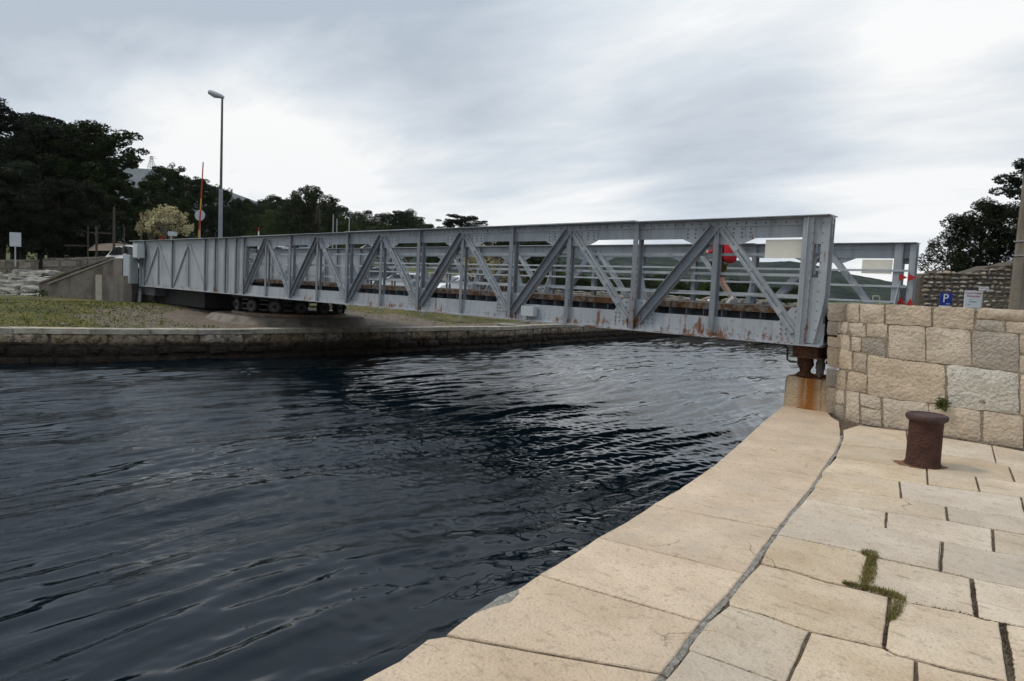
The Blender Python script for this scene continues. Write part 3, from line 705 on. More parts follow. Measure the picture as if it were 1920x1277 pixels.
# ------------------------------------------------------------------ bollard
bc = Vector((-1.58, 7.92, 0))
bl = thing('bollard', bc, 'rusty dark red iron mooring bollard with mushroom rim on the paving', 'bollard')
def lathe(prof, n=40, c=Vector((0, 0, 0)), mi=0, mb=None):
    mb = mb or MB(); vs = []; fs = []
    for r, z in prof: vs += [(c.x+r*math.cos(2*PI*k/n), c.y+r*math.sin(2*PI*k/n), c.z+z) for k in range(n)]
    for i in range(len(prof)-1):
        for k in range(n): fs.append((i*n+k, i*n+(k+1) % n, (i+1)*n+(k+1) % n, (i+1)*n+k))
    fs.append(tuple(range(n))[::-1]); fs.append(tuple((len(prof)-1)*n+k for k in range(n)))
    return mb.add(vs, fs, mi)
lathe([(.17, .0), (.168, .02), (.157, .045), (.155, .12), (.154, .38), (.155, .44), (.160, .462)], c=bc).build('post', 'bollard', bl, True)
lathe([(.160, .458), (.180, .468), (.191, .485), (.193, .505), (.186, .523), (.168, .532), (.15, .529), (.146, .521), (.05, .515), (.01, .515)], c=bc).build('cap', 'bollard_rim', bl, True)
mb = MB(); vs = [(bc.x, bc.y, .006)]; n = 40
for k in range(n):
    r = .20+.05*mnoise.noise(Vector((math.cos(k/n*2*PI)*1.3, math.sin(k/n*2*PI)*1.3, 2)))+.03*mnoise.noise(Vector((k*.9, 1, 0)))+(.06 if 20 < k < 27 else 0); vs.append((bc.x+r*math.cos(2*PI*k/n), bc.y+r*math.sin(2*PI*k/n), .0035))
mb.add(vs, [(0, 1+k, 1+(k+1) % n) for k in range(n)]); mb.build('rust_flakes', 'rust', bl)

# ------------------------------------------------------------------ near stone wall
WP = [Vector(p) for p in [(-3.32, 30, 0), (-3.32, 16.5, 0), (-3.32, 10.9, 0), (-3.30, 10.62, 0), (-3.22, 10.36, 0), (-3.05, 10.13, 0), (-2.80, 9.98, 0), (-2.5, 9.95, 0), (-1., 9.95, 0), (8, 9.95, 0)]]
wall = thing('stone_wall', (-2, 10.2, 0), 'thick beige limestone block wall with rounded corner beside the bridge end', 'wall')
def on_wall(px, py):
    d = ray(px, py)
    best = None
    for a, b in zip(WP[2:], WP[3:]):
        e = b-a; den = d.x*e.y-d.y*e.x
        if abs(den) < 1e-9: continue
        t = (a.x*e.y-a.y*e.x)/den; u = (a.x*d.y-a.y*d.x)/den
        if t > 0 and -.001 <= u <= 1.001 and (best is None or t < best): best = t
    if best is None: best = WP[4].dot(hd)/d.dot(hd)
    return Vector((d.x*best, d.y*best, EYE+d.z*best))
def wall_n(p):
    bestd, bn = 9e9, Vector((0, -1, 0))
    for a, b in zip(WP, WP[1:]):
        e = b-a; q = Vector((p.x, p.y, 0)); u = max(0, min(1, (q-a).dot(e)/e.dot(e))); dd = (a+e*u-q).length
        if dd < bestd: bestd = dd; bn = Vector((e.y, -e.x, 0)).normalized()
    return bn
CL = [[(1540,566),(1566,568),(1660,571),(1745,574),(1826,577),(1920,581),(2300,597)],
      [(1540,599),(1565,603),(1660,608),(1745,613),(1826,619),(1920,626),(2300,650)],
      [(1540,647),(1566,652),(1626,664),(1660,671),(1734,680),(1818,687),(1912,700),(2300,744)],
      [(1540,722),(1573,730),(1610,735),(1653,746),(1749,757),(1791,764),(1866,773),(1919,781),(2300,832)],
      [(1540,772),(1557,778),(1580,786),(1610,795),(1653,801),(1700,806),(1760,817),(1840,829),(1920,843),(2300,912)]]
def ly(line, x):
    for a, b in zip(line, line[1:]):
        if x <= b[0]: return a[1]+(b[1]-a[1])*(x-a[0])/(b[0]-a[0])
    return line[-1][1]
# (course, x0, x1, v0, v1, material)   v: share of the course height from its top
ST = [(0,1551,1567,0,1,'w'),(0,1568,1584,0,1,'g'),(0,1586,1609,0,1,'w'),(0,1612,1658,0,1,'w'),(0,1661,1746,0,1,'w'),(0,1751,1825,0,1,'w'),(0,1832,1935,0,.48,'w'),(0,1829,1883,.52,1,'g'),(0,1887,1960,.52,1,'w'),(0,1940,2010,0,.5,'w'),(0,2014,2120,0,1,'w'),(0,2124,2250,0,1,'g'),
      (1,1550,1563,0,.55,'g'),(1,1550,1566,.6,1,'w'),(1,1566,1588,0,.42,'w'),(1,1590,1622,0,.46,'w'),(1,1625,1662,0,.42,'w'),(1,1568,1593,.47,1,'w'),(1,1595,1613,.5,1,'w'),(1,1616,1660,.47,1,'g'),(1,1666,1734,0,1,'w'),(1,1737,1819,0,1,'w'),(1,1823,1909,0,1,'g'),(1,1912,1990,0,.5,'w'),(1,1912,1990,.54,1,'w'),(1,1994,2090,0,1,'w'),(1,2094,2200,0,1,'g'),
      (2,1549,1564,0,.5,'w'),(2,1548,1562,.54,1,'g'),(2,1566,1596,0,.48,'w'),(2,1599,1624,0,.48,'w'),(2,1563,1585,.52,1,'w'),(2,1588,1624,.52,1,'w'),(2,1628,1772,0,1,'w'),(2,1776,1909,0,1,'p'),(2,1913,1975,0,1,'w'),(2,1979,2100,0,1,'g'),(2,2104,2220,0,1,'w'),
      (3,1548,1558,0,1,'w'),(3,1560,1582,0,.5,'w'),(3,1560,1582,.55,1,'g'),(3,1585,1611,0,1,'w'),(3,1614,1652,0,.42,'w'),(3,1614,1652,.46,1,'w'),(3,1656,1740,0,1,'w'),(3,1743,1838,0,1,'w'),(3,1843,1917,0,1,'w'),(3,1921,2010,0,1,'g'),(3,2014,2110,0,1,'w')]
MT = {'w': 'wallstone', 'g': 'greystone', 'p': 'palestone'}
for si, (c, x0, x1, v0, v1, k) in enumerate(ST):
    up_, lo = CL[c], CL[c+1]; sh_ = .6 if x1 < 1662 else -.2; x0 += sh_; x1 -= sh_
    dx0 = rnd.uniform(-1.2, 1.2); dx1 = rnd.uniform(-1.2, 1.2)
    sz = max((x1-x0), 20); nu = max(4, int(sz/7)); nv = max(4, int((ly(lo, x0)-ly(up_, x0))*(v1-v0)/7)); vs = []; fs = []
    big = sz > 60; seed = si*3.7; cm = None
    bul = .009 if big else .013
    for j in range(nv+1):
        for i in range(nu+1):
            u, v = i/nu, j/nv; e = min(1, min(min(u, 1-u)*nu, min(v, 1-v)*nv)/2.2)
            rr = 0.0
            cu_ = min(u, 1-u)*(x1-x0); cv_ = min(v, 1-v)*55*(v1-v0); R_ = 7 if big else 6
            # rounded corners
            ux, vy = u, v
            if cu_ < R_ and cv_ < R_:
                kk = (1-cu_/R_)*(1-cv_/R_)*.13*R_
                ux += (kk if u < .5 else -kk)/(x1-x0); vy += (kk if v < .5 else -kk)/(55*(v1-v0))
            px = x0+(x1-x0)*ux+dx0*(1-v)+dx1*v; vv = v0+(v1-v0)*(.012+.976*vy)
            py = ly(up_, px)*(1-vv)+ly(lo, px)*vv
            w_ = mnoise.noise(Vector((px*.05+seed, py*.05, 1)))
            if e < 1: py += w_*2.0; px += mnoise.noise(Vector((px*.06, py*.06, seed)))*1.8
            q = on_wall(px, py); nn = wall_n(q)
            n1_ = mnoise.noise(q*6+Vector((seed, 0, 0))); n2_ = mnoise.noise(q*17+Vector((0, seed, 0))); n3_ = mnoise.noise(q*2.3+Vector((seed, seed, 0)))
            amp = 1.5 if k == 'p' else (.75 if (x0 > 1650 and k == 'w' and c in (1, 3)) else 1.)
            q = q + nn*(-.002+bul*math.sin(min(1, e)*PI/2) + e*(.011*n1_+.007*n2_+.016*n3_)*amp + (0 if e else -.006))
            vs.append(q)
    w = nu+1
    for j in range(nv):
        for i in range(nu): fs.append((j*w+i, j*w+i+1, (j+1)*w+i+1, (j+1)*w+i))
    ring = [i for i in range(w)]+[j*w+nu for j in range(1, nv+1)]+[nv*w+i for i in range(nu-1, -1, -1)]+[j*w for j in range(nv-1, 0, -1)]
    bk = .30 if c == 0 and v0 == 0 else .06; b = len(vs)
    for r_ in ring: vs.append(vs[r_]-wall_n(vs[r_])*bk)
    n = len(ring); fs += [(ring[i], b+i, b+(i+1) % n, ring[(i+1) % n]) for i in range(n)]+[tuple(b+i for i in range(n))]
    m_ = MB(); m_.add(vs, fs); m_.build('stone', MT[k], wall, True)
# mortar core with an uneven face, and the plain rest of the wall
mb = MB(); vs = []; fs = []; dn = []
for a, b in zip(WP, WP[1:]):
    nn_ = max(1, int((b-a).length/.05)) if b.x < 1 else 20
    for i in range(nn_): dn.append(a.lerp(b, i/nn_))
dn.append(WP[-1]); nz_ = 32
for p in dn:
    nn = wall_n(p)
    for j in range(nz_+1):
        z = -.1+(1.60+.1)*j/nz_; q = Vector((p.x, p.y, z)); d_ = -.013+.012*mnoise.noise(q*7)+.008*mnoise.noise(q*19)
        vs.append(q+nn*d_)
w = nz_+1; fs = [(i*w+j, (i+1)*w+j, (i+1)*w+j+1, i*w+j+1) for i in range(len(dn)-1) for j in range(nz_)]
b = len(vs); vs += [(p-wall_n(p)*.55+Vector((0, 0, 1.585))) for p in dn]; fs += [(i*w+nz_, (i+1)*w+nz_, b+i+1, b+i) for i in range(len(dn)-1)]
b2_ = len(vs); vs += [(p-wall_n(p)*.55+Vector((0, 0, -.1))) for p in dn]; fs += [(b+i, b+i+1, b2_+i+1, b2_+i) for i in range(len(dn)-1)]
mb.add(vs, fs); mb.build('mortar', 'mortar', wall, True)
# weed in the wall
def plant(name, base, nrm_, n, r, lw, mt, label, cat, seed):
    rs = random.Random(seed); mb = MB()
    for i in range(n):
        a = rs.uniform(0, 2*PI); el = rs.uniform(.0, 1.2)
        tg = Vector((math.cos(a), 0, math.sin(a))); d = (tg*math.cos(el)+nrm_*math.sin(el)+Vector((0, 0, -.1))).normalized()
        ln = r*rs.uniform(.5, 1.); p0 = Vector(base)
        pm = p0+d*ln*.6; pt = p0+d*ln+Vector((0, 0, -.15*ln)); mb.tube([p0, pm, pt], [.0015, .0012, .0008], 3)
        for k in range(11):
            t = .25+.75*k/11; q = p0+d*ln*t+Vector((0, 0, -.1*ln*t*t)); la = rs.uniform(0, 6.28)
            sd_ = Vector((math.cos(la), math.sin(la)*.7, math.sin(la*1.7))).normalized(); e = (d+sd_*1.3).normalized()*lw*rs.uniform(.7, 1.3); f = e.cross(nrm_).normalized()*lw*.22
            mb.add([q, q+e*.5+f, q+e, q+e*.5-f], [(0, 1, 2, 3)])
    o = mb.build(name, mt); return tag(o, label, cat)
plant('weed', on_wall(1768, 757)+Vector((0, -.03, 0)), Vector((0, -1, 0)), 60, .105, .024, 'weed', 'small bushy green weed growing from a joint of the stone wall', 'plant', 4)

# ------------------------------------------------------------------ pedestal under the bridge end
ped = thing('bearing_pedestal', (-3.72, 10.75, 0), 'rust streaked concrete block carrying the free end of the bridge', 'pedestal')
mb = MB(); vs = []; nx, nzp = 12, 8
def ped_pt(u, v):   # outline in plan: rounded box
    return u, v
prof = [(-4.03, 10.52), (-3.98, 10.44), (-3.80, 10.44), (-3.60, 10.46), (-3.36, 10.50), (-3.34, 11.3), (-4.03, 11.3)]
rings = [(-.05, 0), (.03, 0), (.15, .004), (.28, 0), (.40, .006), (.445, .02), (.47, .05)]
nP = 0; dens = []
for a, b in zip(prof, prof[1:]+prof[:1]):
    for i in range(4): dens.append((a[0]+(b[0]-a[0])*i/4, a[1]+(b[1]-a[1])*i/4))
cc = (-3.68, 10.88)
for z, ins_ in rings:
    for x, y in dens:
        q = Vector((x, y, z)); k = 1-ins_*1.2+.012*mnoise.noise(q*6)
        vs.append((cc[0]+(x-cc[0])*k, cc[1]+(y-cc[1])*k, z+.008*mnoise.noise(q*8)))
n = len(dens); fs = [(i*n+k, i*n+(k+1) % n, (i+1)*n+(k+1) % n, (i+1)*n+k) for i in range(len(rings)-1) for k in range(n)]+[tuple((len(rings)-1)*n+k for k in range(n))]
mb.add(vs, fs); mb.build('block', 'pedestal', ped, True)
MB().box((-3.93, 10.58, .462), (-3.45, 11.0, .492)).build('bearing_plate', 'rust', ped)

# ------------------------------------------------------------------ the bridge
br = thing('swing_bridge', (-23.1, 12.7, .3), 'long grey riveted steel truss swing bridge with rust stains across the channel', 'bridge')
NEAR = [(n, 'main') for n in (0, 1, 2, 3, 4, 5, 6)]
def camber(X):
    n = (-3.69-X)/3.; return .022*math.sin(min(1, max(0, n/6))*PI)*1.0
XL = -32.2
def girder(Y, s):      # s = -1: outside faces -Y (near girder); +1: far girder
    g = thing('girder', (-18, Y, 1.9), None, None); g.parent = br; g.location = Vector((-18, Y, 1.9))-ORG[br.name]; del_ = None
    g['label'] = 'truss girder nearest the quay' if s < 0 else 'truss girder on the far side'
    o_ = s                                   # outward direction
    def yb(a, b): lo, hi = Y+o_*a, Y+o_*b; return (min(lo, hi), max(lo, hi))
    def bx(mb, x0, x1, a, b, z0, z1): y0, y1 = yb(a, b); mb.box((x0, y0, z0), (x1, y1, z1)); return mb
    # top chord in lengths between panel points: web plate, angle, cover plate
    nodes = [XE]+[NX(n) for n in range(1, 10)]+[XL]
    for i, (xa, xb) in enumerate(zip(nodes, nodes[1:])):
        ca = camber((xa+xb)/2); zt = ZT-.024+ca
        mb = MB(); x1, x0 = xa-.001, xb+.001
        if i < 6: bx(mb, x0, x1, -.008, .008, zt-.295, zt)
        bx(mb, x0, x1, .0085, .024, zt-.115, zt-.0005); bx(mb, x0, x1, .0245, .105, zt-.014, zt-.001)
        bx(mb, x0, x1, -.024, -.0085, zt-.115, zt-.0005); bx(mb, x0, x1, -.105, -.0245, zt-.014, zt-.001)
        mb.build('top_chord', 'paint', g)
        mb = MB(); bx(mb, x0, x1, -.17, .17, zt+.001, zt+.013+.008*(i % 2)); mb.build('cover_plate', 'paint', g)
        x0 = max(x0, XW); mb = MB()
        if i < 6: bx(mb, x0, x1, -.0085, .0085, ZB+.014, ZB+.335)
        bx(mb, x0, x1, .009, .024, ZB+.0145, ZB+.11); bx(mb, x0, x1, .0245, .12, ZB+.0145, ZB+.028)
        bx(mb, x0, x1, -.024, -.009, ZB+.0145, ZB+.11); bx(mb, x0, x1, -.12, -.0245, ZB+.0145, ZB+.028)
        mb.build('bottom_chord', 'paint', g)
        mb = MB(); bx(mb, x0, x1, -.17, .17, ZB, ZB+.013); mb.build('bottom_flange', 'paint', g)
    # solid web at the turning end, in plates
    xs_ = [NX(6), NX(7), NX(7)-1.9, NX(8)-1.1, NX(9), XW]
    mb = MB(); bx(mb, XL+.013, XW, -.007, .007, ZT-.42, ZT-.026); mb.build('web_plate', 'paint', g)
    mb = MB(); bx(mb, XL+.1, XW, -.34, -.32, ZB+.0, ZT-.45); mb.build('end_shield', 'rust_dark', g)
    for xa, xb in zip(xs_, xs_[1:]):
        mb = MB(); bx(mb, xb+.002, xa-.002, -.007, .007, ZB+.014, ZT-.026); mb.build('web_plate', 'paint', g)
    mb = MB(); bx(mb, NX(7)-1.9-.16, NX(7)-1.9+.16, .0075, .016, ZB+.12, ZT-.15); mb.build('splice_plate', 'paint', g)
    # posts
    def post(X, z0, z1, w=.10, out=.085, name='post', both=True):
        mb = MB(); bx(mb, X-.006, X+.006, .0250, out, z0, z1); bx(mb, X-w/2, X+w/2, out+.0005, out+.011, z0, z1)
        if both: bx(mb, X-.006, X+.006, -out, -.0250, z0, z1); bx(mb, X-w/2, X+w/2, -out-.011, -out-.0005, z0, z1)
        return mb.build(name, 'paint_dark', g)
    for n in range(1, 7): post(NX(n), ZB+.03, ZT-.04+camber(NX(n)))
    for n in range(0, 6): post(NX(n+.5), ZB+.03, ZT-.145+camber(NX(n+.5)), .085, .06)
    for X in (-22.25, -23.05, -23.85, NX(7), NX(8), NX(9)): post(X, ZB+.03, ZT-.04, .085)
    for X in (NX(7.5), NX(8.5)): post(X, ZB+.12, ZT-.2, .06, .05)
    # diagonals: heavy channel struts towards the free end side, paired flats the other way
    for n in range(0, 6):
        apex = Vector((NX(n+.5), Y, ZT-.15)); 
        a = Vector((NX(n+1)+.09, Y, ZB+.16)); p = apex+Vector((-.05, 0, 0)); d_ = (p-a).normalized(); sdv = Vector((d_.z, 0, -d_.x))
        mb = MB(); yo = Vector((0, o_*.062, 0))
        mb.bar(a+yo*.45, p+yo*.45, .145, .010, sdv); mb.bar(a+yo*.95+sdv*.078, p+yo*.95+sdv*.078, .010, .07, sdv); mb.bar(a+yo*.95-sdv*.078, p+yo*.95-sdv*.078, .010, .07, sdv)
        yo = -yo; mb.bar(a+yo, p+yo, .15, .010, sdv); mb.build('strut', 'paint_dark', g)
        a = Vector((NX(n)-.09 if n else NX(0)-.16, Y, ZB+.19)); p = apex+Vector((.07, 0, 0)); d_ = (p-a).normalized(); sdv = Vector((d_.z, 0, -d_.x))
        mb = MB(); yo = Vector((0, o_*.034, 0))
        for q in (-.034, .034): mb.bar(a+yo+sdv*q, p+yo+sdv*q, .045, .012, sdv)
        for q in (-.052, .052): mb.bar(a+yo*1.5+sdv*q, p+yo*1.5+sdv*q, .009, .04, sdv)
        for k in range(1, 5): c0 = a.lerp(p, k/5.); mb.bar(c0-d_*.05+yo*1.3, c0+d_*.05+yo*1.3, .12, .006, sdv)
        mb.bar(a-yo, p-yo, .11, .012, sdv); mb.build('tie', 'paint', g)
    for n in (7, 8):
        apx = NX(n+.5)
        for X1 in (NX(n)-.1, NX(n+1)+.1):
            mb = MB(); a = Vector((X1, Y+o_*.034, ZB+.2)); p = Vector((apx+(.06 if X1 > apx else -.06), Y+o_*.034, ZT-.2)); mb.bar(a, p, .07, .05, Vector((0, o_, 0)).cross((p-a).normalized())); mb.build('brace', 'paint', g)
    # gusset plates
    for n in range(0, 6):
        X = NX(n+.5); z1 = ZT-.145; zm = ZT-.3195
        mb = MB(); mb.prism([(X-.62, Y, z1), (X+.62, Y, z1), (X+.62, Y, zm), (X+.40, Y, zm-.09), (X-.40, Y, zm-.09), (X-.62, Y, zm)], (0, o_*.0095, 0), (0, o_*.009, 0))
        mb.build('gusset_plate', 'paint', g)
    for n in range(0, 7):
        X = NX(n); hw = .42; xa, xb = X-hw, X+(hw if n else .22)
        mb = MB(); mb.prism([(xa, Y, ZB+.112), (xb, Y, ZB+.112), (xb, Y, ZB+.336), (X+.22 if n else xb, Y, ZB+.55), (X-.24, Y, ZB+.55), (xa, Y, ZB+.336)], (0, o_*.0105, 0), (0, o_*.009, 0))
        mb.build('gusset_plate', 'paint', g)
    # rivets, one relief
    rv = MB()
    def rivet(x, a, z, r=.017):
        y = Y+o_*a; vs = []; 
        for (rr, h_) in ((r, 0), (r*.75, r*.55)):
            vs += [(x+rr*math.cos(k*PI/3), y+o_*h_, z+rr*math.sin(k*PI/3)) for k in range(6)]
        rv.add(vs, [(k, (k+1) % 6, 6+(k+1) % 6, 6+k) for k in range(6)]+[(6, 7, 8, 9, 10, 11)])
    if s < 0:
        x = XE-.05
        while x > XW+.1:
            if abs((x+3.69) % 1.5) > .06 or True:
                rivet(x, .0245, ZT-.09+camber(x)); rivet(x, .0245, ZB+.085, .012)
            rivet(x, .024, ZT-.06+camber(x), .008) if x > -12 else None
            x -= .155
        for n in range(0, 6):
            X = NX(n+.5); ri_ = random.Random(n)
            for dx in (-.54, -.40, -.26, .26, .40, .54):
                for dz in (.17, .23, .29): rivet(X+dx, .0185, ZT-dz)
            for q in (-.2, .2): rivet(X+q, .0185, ZT-.37)
        for n in range(0, 7):
            X = NX(n)
            for dx in (-.38, -.30, -.22, .22, .30, .38):
                if n == 0 and dx > 0: continue
                for dz in (.15, .22, .29): rivet(X+dx, .0195, ZB+dz)
            for dz in (.40, .49): rivet(X-.17, .0195, ZB+dz); rivet(X+.15, .0195, ZB+dz)
        for n in range(0, 6):       # along the ties and struts
            for k in range(9):
                t = (k+.5)/9; a = Vector((NX(n)-.09 if n else NX(0)-.16, 0, ZB+.19)); p = Vector((NX(n+.5)+.07, 0, ZT-.15)); q = a.lerp(p, t); rivet(q.x, .052, q.z, .012)
        for k in range(16):
            for q in (-.12, -.05, .05, .12): rivet(NX(7)-1.9+q, .0165, ZB+.17+k*.1, .011)
        for X in [NX(n) for n in range(1, 7)]+[-22.25, -23.05, -23.85]:
            for k in range(9): rivet(X-.03, .0965, ZB+.15+k*.2, .010)
        for k in range(13): rivet(XE-.1, .0965, ZB+.1+k*.14, .011); rivet(NX(0)+.02, .112, ZB+.1+k*.14, .011)
        o = rv.build('rivets', 'rivet', g, False); tag(o, kind='stuff')
    # end frame: broad double post and an outer post joined by plates
    mb = MB(); bx(mb, NX(0)-.13, NX(0)+.02, .0970, .108, ZB+.03, ZT-.03); bx(mb, NX(0)-.132, NX(0)-.12, .03, .0965, ZB+.03, ZT-.03); bx(mb, NX(0)+.008, NX(0)+.02, .03, .0965, ZB+.03, ZT-.03)
    bx(mb, NX(0)-.06, NX(0)-.045, .1085, .15, ZB+.03, ZT-.03)
    bx(mb, NX(0)-.13, NX(0)+.02, -.108, -.03, ZB+.03, ZT-.03); mb.build('end_post', 'paint', g)
    mb = MB(); mb.prism([(XE-.115, Y, ZT-.04), (XE-.004, Y, ZT-.04), (XE-.004, Y, ZB+.75), (XE-.03, Y, ZB+.5), (XE-.115, Y, ZB+.04)], (0, o_*.085, 0), (0, o_*.011, 0)); mb.prism([(XE-.115, Y, ZT-.04), (XE-.004, Y, ZT-.04), (XE-.004, Y, ZB+.75), (XE-.03, Y, ZB+.5), (XE-.115, Y, ZB+.04)], (0, -o_*.096, 0), (0, o_*.011, 0))
    bx(mb, XE-.115, XE-.1035, -.0845, .0845, ZB+.04, ZT-.04); mb.build('end_post', 'paint', g)
    for za_, zb_ in ((ZT-.42, ZT-.03), (ZB+.04, ZB+1.0)):
        mb = MB(); bx(mb, NX(0)+.022, XE-.118, .06, .07, za_, zb_); mb.build('end_plate', 'paint', g)
    # blank boards near the free end
    mb = MB(); bx(mb, -4.42, -3.86, -.034, -.026, ZT-.62, ZT-.34); mb.build('blank_board', 'board_white', g)
    # left end post, rails
    mb = MB(); bx(mb, XW-.012, XW, -.12, .12, ZB+.03, ZT-.43); mb.build('end_plate', 'paint', g)
    for z in (2.31, 2.0, 1.69):
        mb = MB(); y0 = Y-o_*.115; mb.bar((XE-.12, y0, z), (NX(6)-.2, y0, z), .042, .042); mb.build('handrail', 'paint_light', g)
    # knee brackets rising from the deck at every main post, inside
    for n in range(0, 10):
        X = NX(n); mb = MB(); mb.prism([(X, Y-o_*.13, 1.50), (X, Y-o_*.42, 1.50), (X, Y-o_*.13, 2.05)], (-.006, 0, 0), (.012, 0, 0)); mb.build('knee_bracket', 'paint', g)
    return g
gn = girder(YN, -1); gf = girder(YF, 1)
# deck between the girders
mb = MB().box((XL, YN+.5, 1.44), (XE+.02, YF-.5, 1.50)); mb.build('deck', 'deck', br)
for nm, y0, y1 in (('a', YN+.38, YN+.50), ('b', YF-.50, YF-.38)):
    for k in range(10):
        x1 = XE+.02-k*2.9; x0 = max(XL, x1-2.895)
        if x0 >= x1: break
        mb = MB(); yy0 = y0 if nm == 'a' else y1
        w0 = min(y0, y1)
        face = y0 if nm == 'a' else y1-.012
        mb.box((x0, face, 1.41), (x1, face+.012, 1.515)); mb.box((x0, y0+.0125 if nm == 'a' else y0, 1.505), (x1, y1 if nm == 'a' else y1-.0125, 1.517)); mb.build('kerb_beam', 'rust_kerb', br)
rb = MB(); x = XE-.15
while x > XL+.2:
    mbx = MB().box((x-.006, YN+.40, 1.20), (x+.006, YN+.62, 1.405)); mbx.build('deck_rib', 'paint_dark', br) if x > -17 else rb.box((x-.006, YN+.40, 1.20), (x+.006, YN+.62, 1.405)); x -= .33
o = rb.build('deck_ribs', 'under', br); tag(o, kind='stuff')
mb = MB().box((XL, YN+.62, 1.1), (XE-.05, YN+.66, 1.43)); mb.build('stringer', 'under', br)
for yv in (11.9, 12.7, 13.5, YF-.66): MB().box((XL, yv, 1.12), (XE-.05, yv+.06, 1.43)).build('stringer', 'under', br)
for n in range(0, 20):
    X = NX(n*.5); 
    if X > XL: MB().box((X-.07, YN+.18, ZB+.03), (X+.07, YF-.18, 1.095)).build('cross_beam', 'under', br)
for n in range(0, 9):
    mb = MB(); mb.bar((NX(n), YN+.17, ZB+.02), (NX(n+1), YF-.17, ZB+.02), .07, .012, (0, 1, 0)); mb.bar((NX(n), YF-.17, ZB+.005), (NX(n+1), YN+.17, ZB+.005), .07, .012, (0, 1, 0)); mb.build('wind_brace', 'under', br)
# free end: cross box, locking roller, jack, hooked bar and pipe
for Yv in (YN, YF):
    mb = MB(); mb.box((-3.95, Yv-.11, .955), (-3.42, Yv+.5, .966)); mb.box((-3.86, Yv-.03, .80), (-3.50, Yv+.42, .954)); mb.box((-3.90, Yv-.07, .785), (-3.44, Yv+.46, .80)); mb.build('bearing_box', 'rust_dark', br)
    mb = MB(); cx_, cy_ = -3.76, Yv+.42
    lathe([(.10, .785), (.11, .72), (.12, .66), (.085, .60), (.075, .56), (.11, .53), (.13, .50), (.13, .492)], 20, Vector((cx_, cy_-.16, 0)), 0, mb)
    mb.box((cx_-.10, cy_-.24, .66), (cx_-.02, cy_-.08, .76)); mb.build('support_roller', 'rust_dark', br, True)
    mb = MB(); lathe([(.055, .785), (.055, .72), (.066, .72), (.066, .62), (.055, .615), (.055, .55), (.035, .545), (.035, .505)], 18, Vector((-3.53, Yv+.22, 0)), 0, mb); mb.build('jack', 'wheel', br, True)
mb = MB(); mb.tube([(-4.45, YN-.05, .90), (-4.3, YN-.05, .95), (-4.0, YN-.05, .955), (-3.93, YN-.05, .90), (-3.92, YN-.06, .74), (-3.88, YN-.05, .71), (-3.80, YN, .71)], .016, 8); mb.build('pipe', 'dark_steel', br, True)
MB().bar((-3.5, YN+.35, .72), (-3.05, YN+.45, .76), .05, .05).build('locking_bar', 'dark_steel', br)
mb = MB(); mb.box((-3.43, YN+.12, .93), (-3.36, YF-.12, 1.50)); mb.build('end_beam', 'rust', br)
for k, (x, z, r_) in enumerate([(-3.62, 2.18, -PI/2), (-3.46, 2.18, -PI/2), (-3.62, 1.73, 0), (-3.46, 1.70, 0)]):
    c = Vector((x, YF-.14, z)); mb = MB(); s_ = .07
    tri = [Vector((-s_, 0, -s_)), Vector((s_, 0, -s_)), Vector((0, 0, s_*1.1))]
    R_ = Matrix.Rotation(-r_, 3, 'Y'); mb.prism([c+R_ @ p for p in tri], (0, 0, 0), (0, -.012, 0)); mb.build('red_arrow_marker', 'red', br)
# small box on the bottom chord of the near girder
MB().box((NX(2)+.42, YN-.16, ZB+.10), (NX(2)+.75, YN-.03, ZB+.30)).build('junction_box', 'cabinet', br)
# turntable: ring girder, wheels with tyres, spacer bars
cx_, cy_ = -23.1, 12.7; RR = 1.85
mb = MB(); lathe([(RR+.16, .955), (RR+.16, .86), (RR-.2, .86), (RR-.2, .95)], 48, Vector((cx_, cy_, 0)), 0, mb); mb.build('ring_girder', 'dark_steel', br, True)
lathe([(.45, .30), (.45, .95), (.2, .955)], 24, Vector((cx_, cy_, 0))).build('pivot', 'dark_steel', br, True)
for k in range(14):
    a = 2*PI*k/14+.13; c = Vector((cx_+RR*math.cos(a), cy_+RR*math.sin(a), .60)); ax = Vector((math.cos(a), math.sin(a), 0))
    mb = MB(); mb.tube([c-ax*.09, c-ax*.085, c+ax*.085, c+ax*.09], [.19, .225, .225, .19], 24); wh = mb.build('wheel', 'dark_steel', br, True)
    mb = MB(); mb.tube([c+ax*.088, c+ax*.10], [.17, .165], 24); mb.build('rim', 'wheel', wh, True)
    mb = MB(); mb.tube([c+ax*.10, c+ax*.16], [.07, .06], 12); mb.build('hub', 'dark_steel', wh, True)
    a2 = a+PI/14; a3 = 2*PI*(k+1)/14+.13-.14; p0 = Vector((cx_+RR*math.cos(a+.14), cy_+RR*math.sin(a+.14), 0)); p1 = Vector((cx_+RR*math.cos(a3), cy_+RR*math.sin(a3), 0))
    mb = MB()
    for z in (.80, .66, .48): mb.bar(p0+Vector((0, 0, z)), p1+Vector((0, 0, z)), .035, .05)
    mb.build('spacer_bar', 'wheel', br)
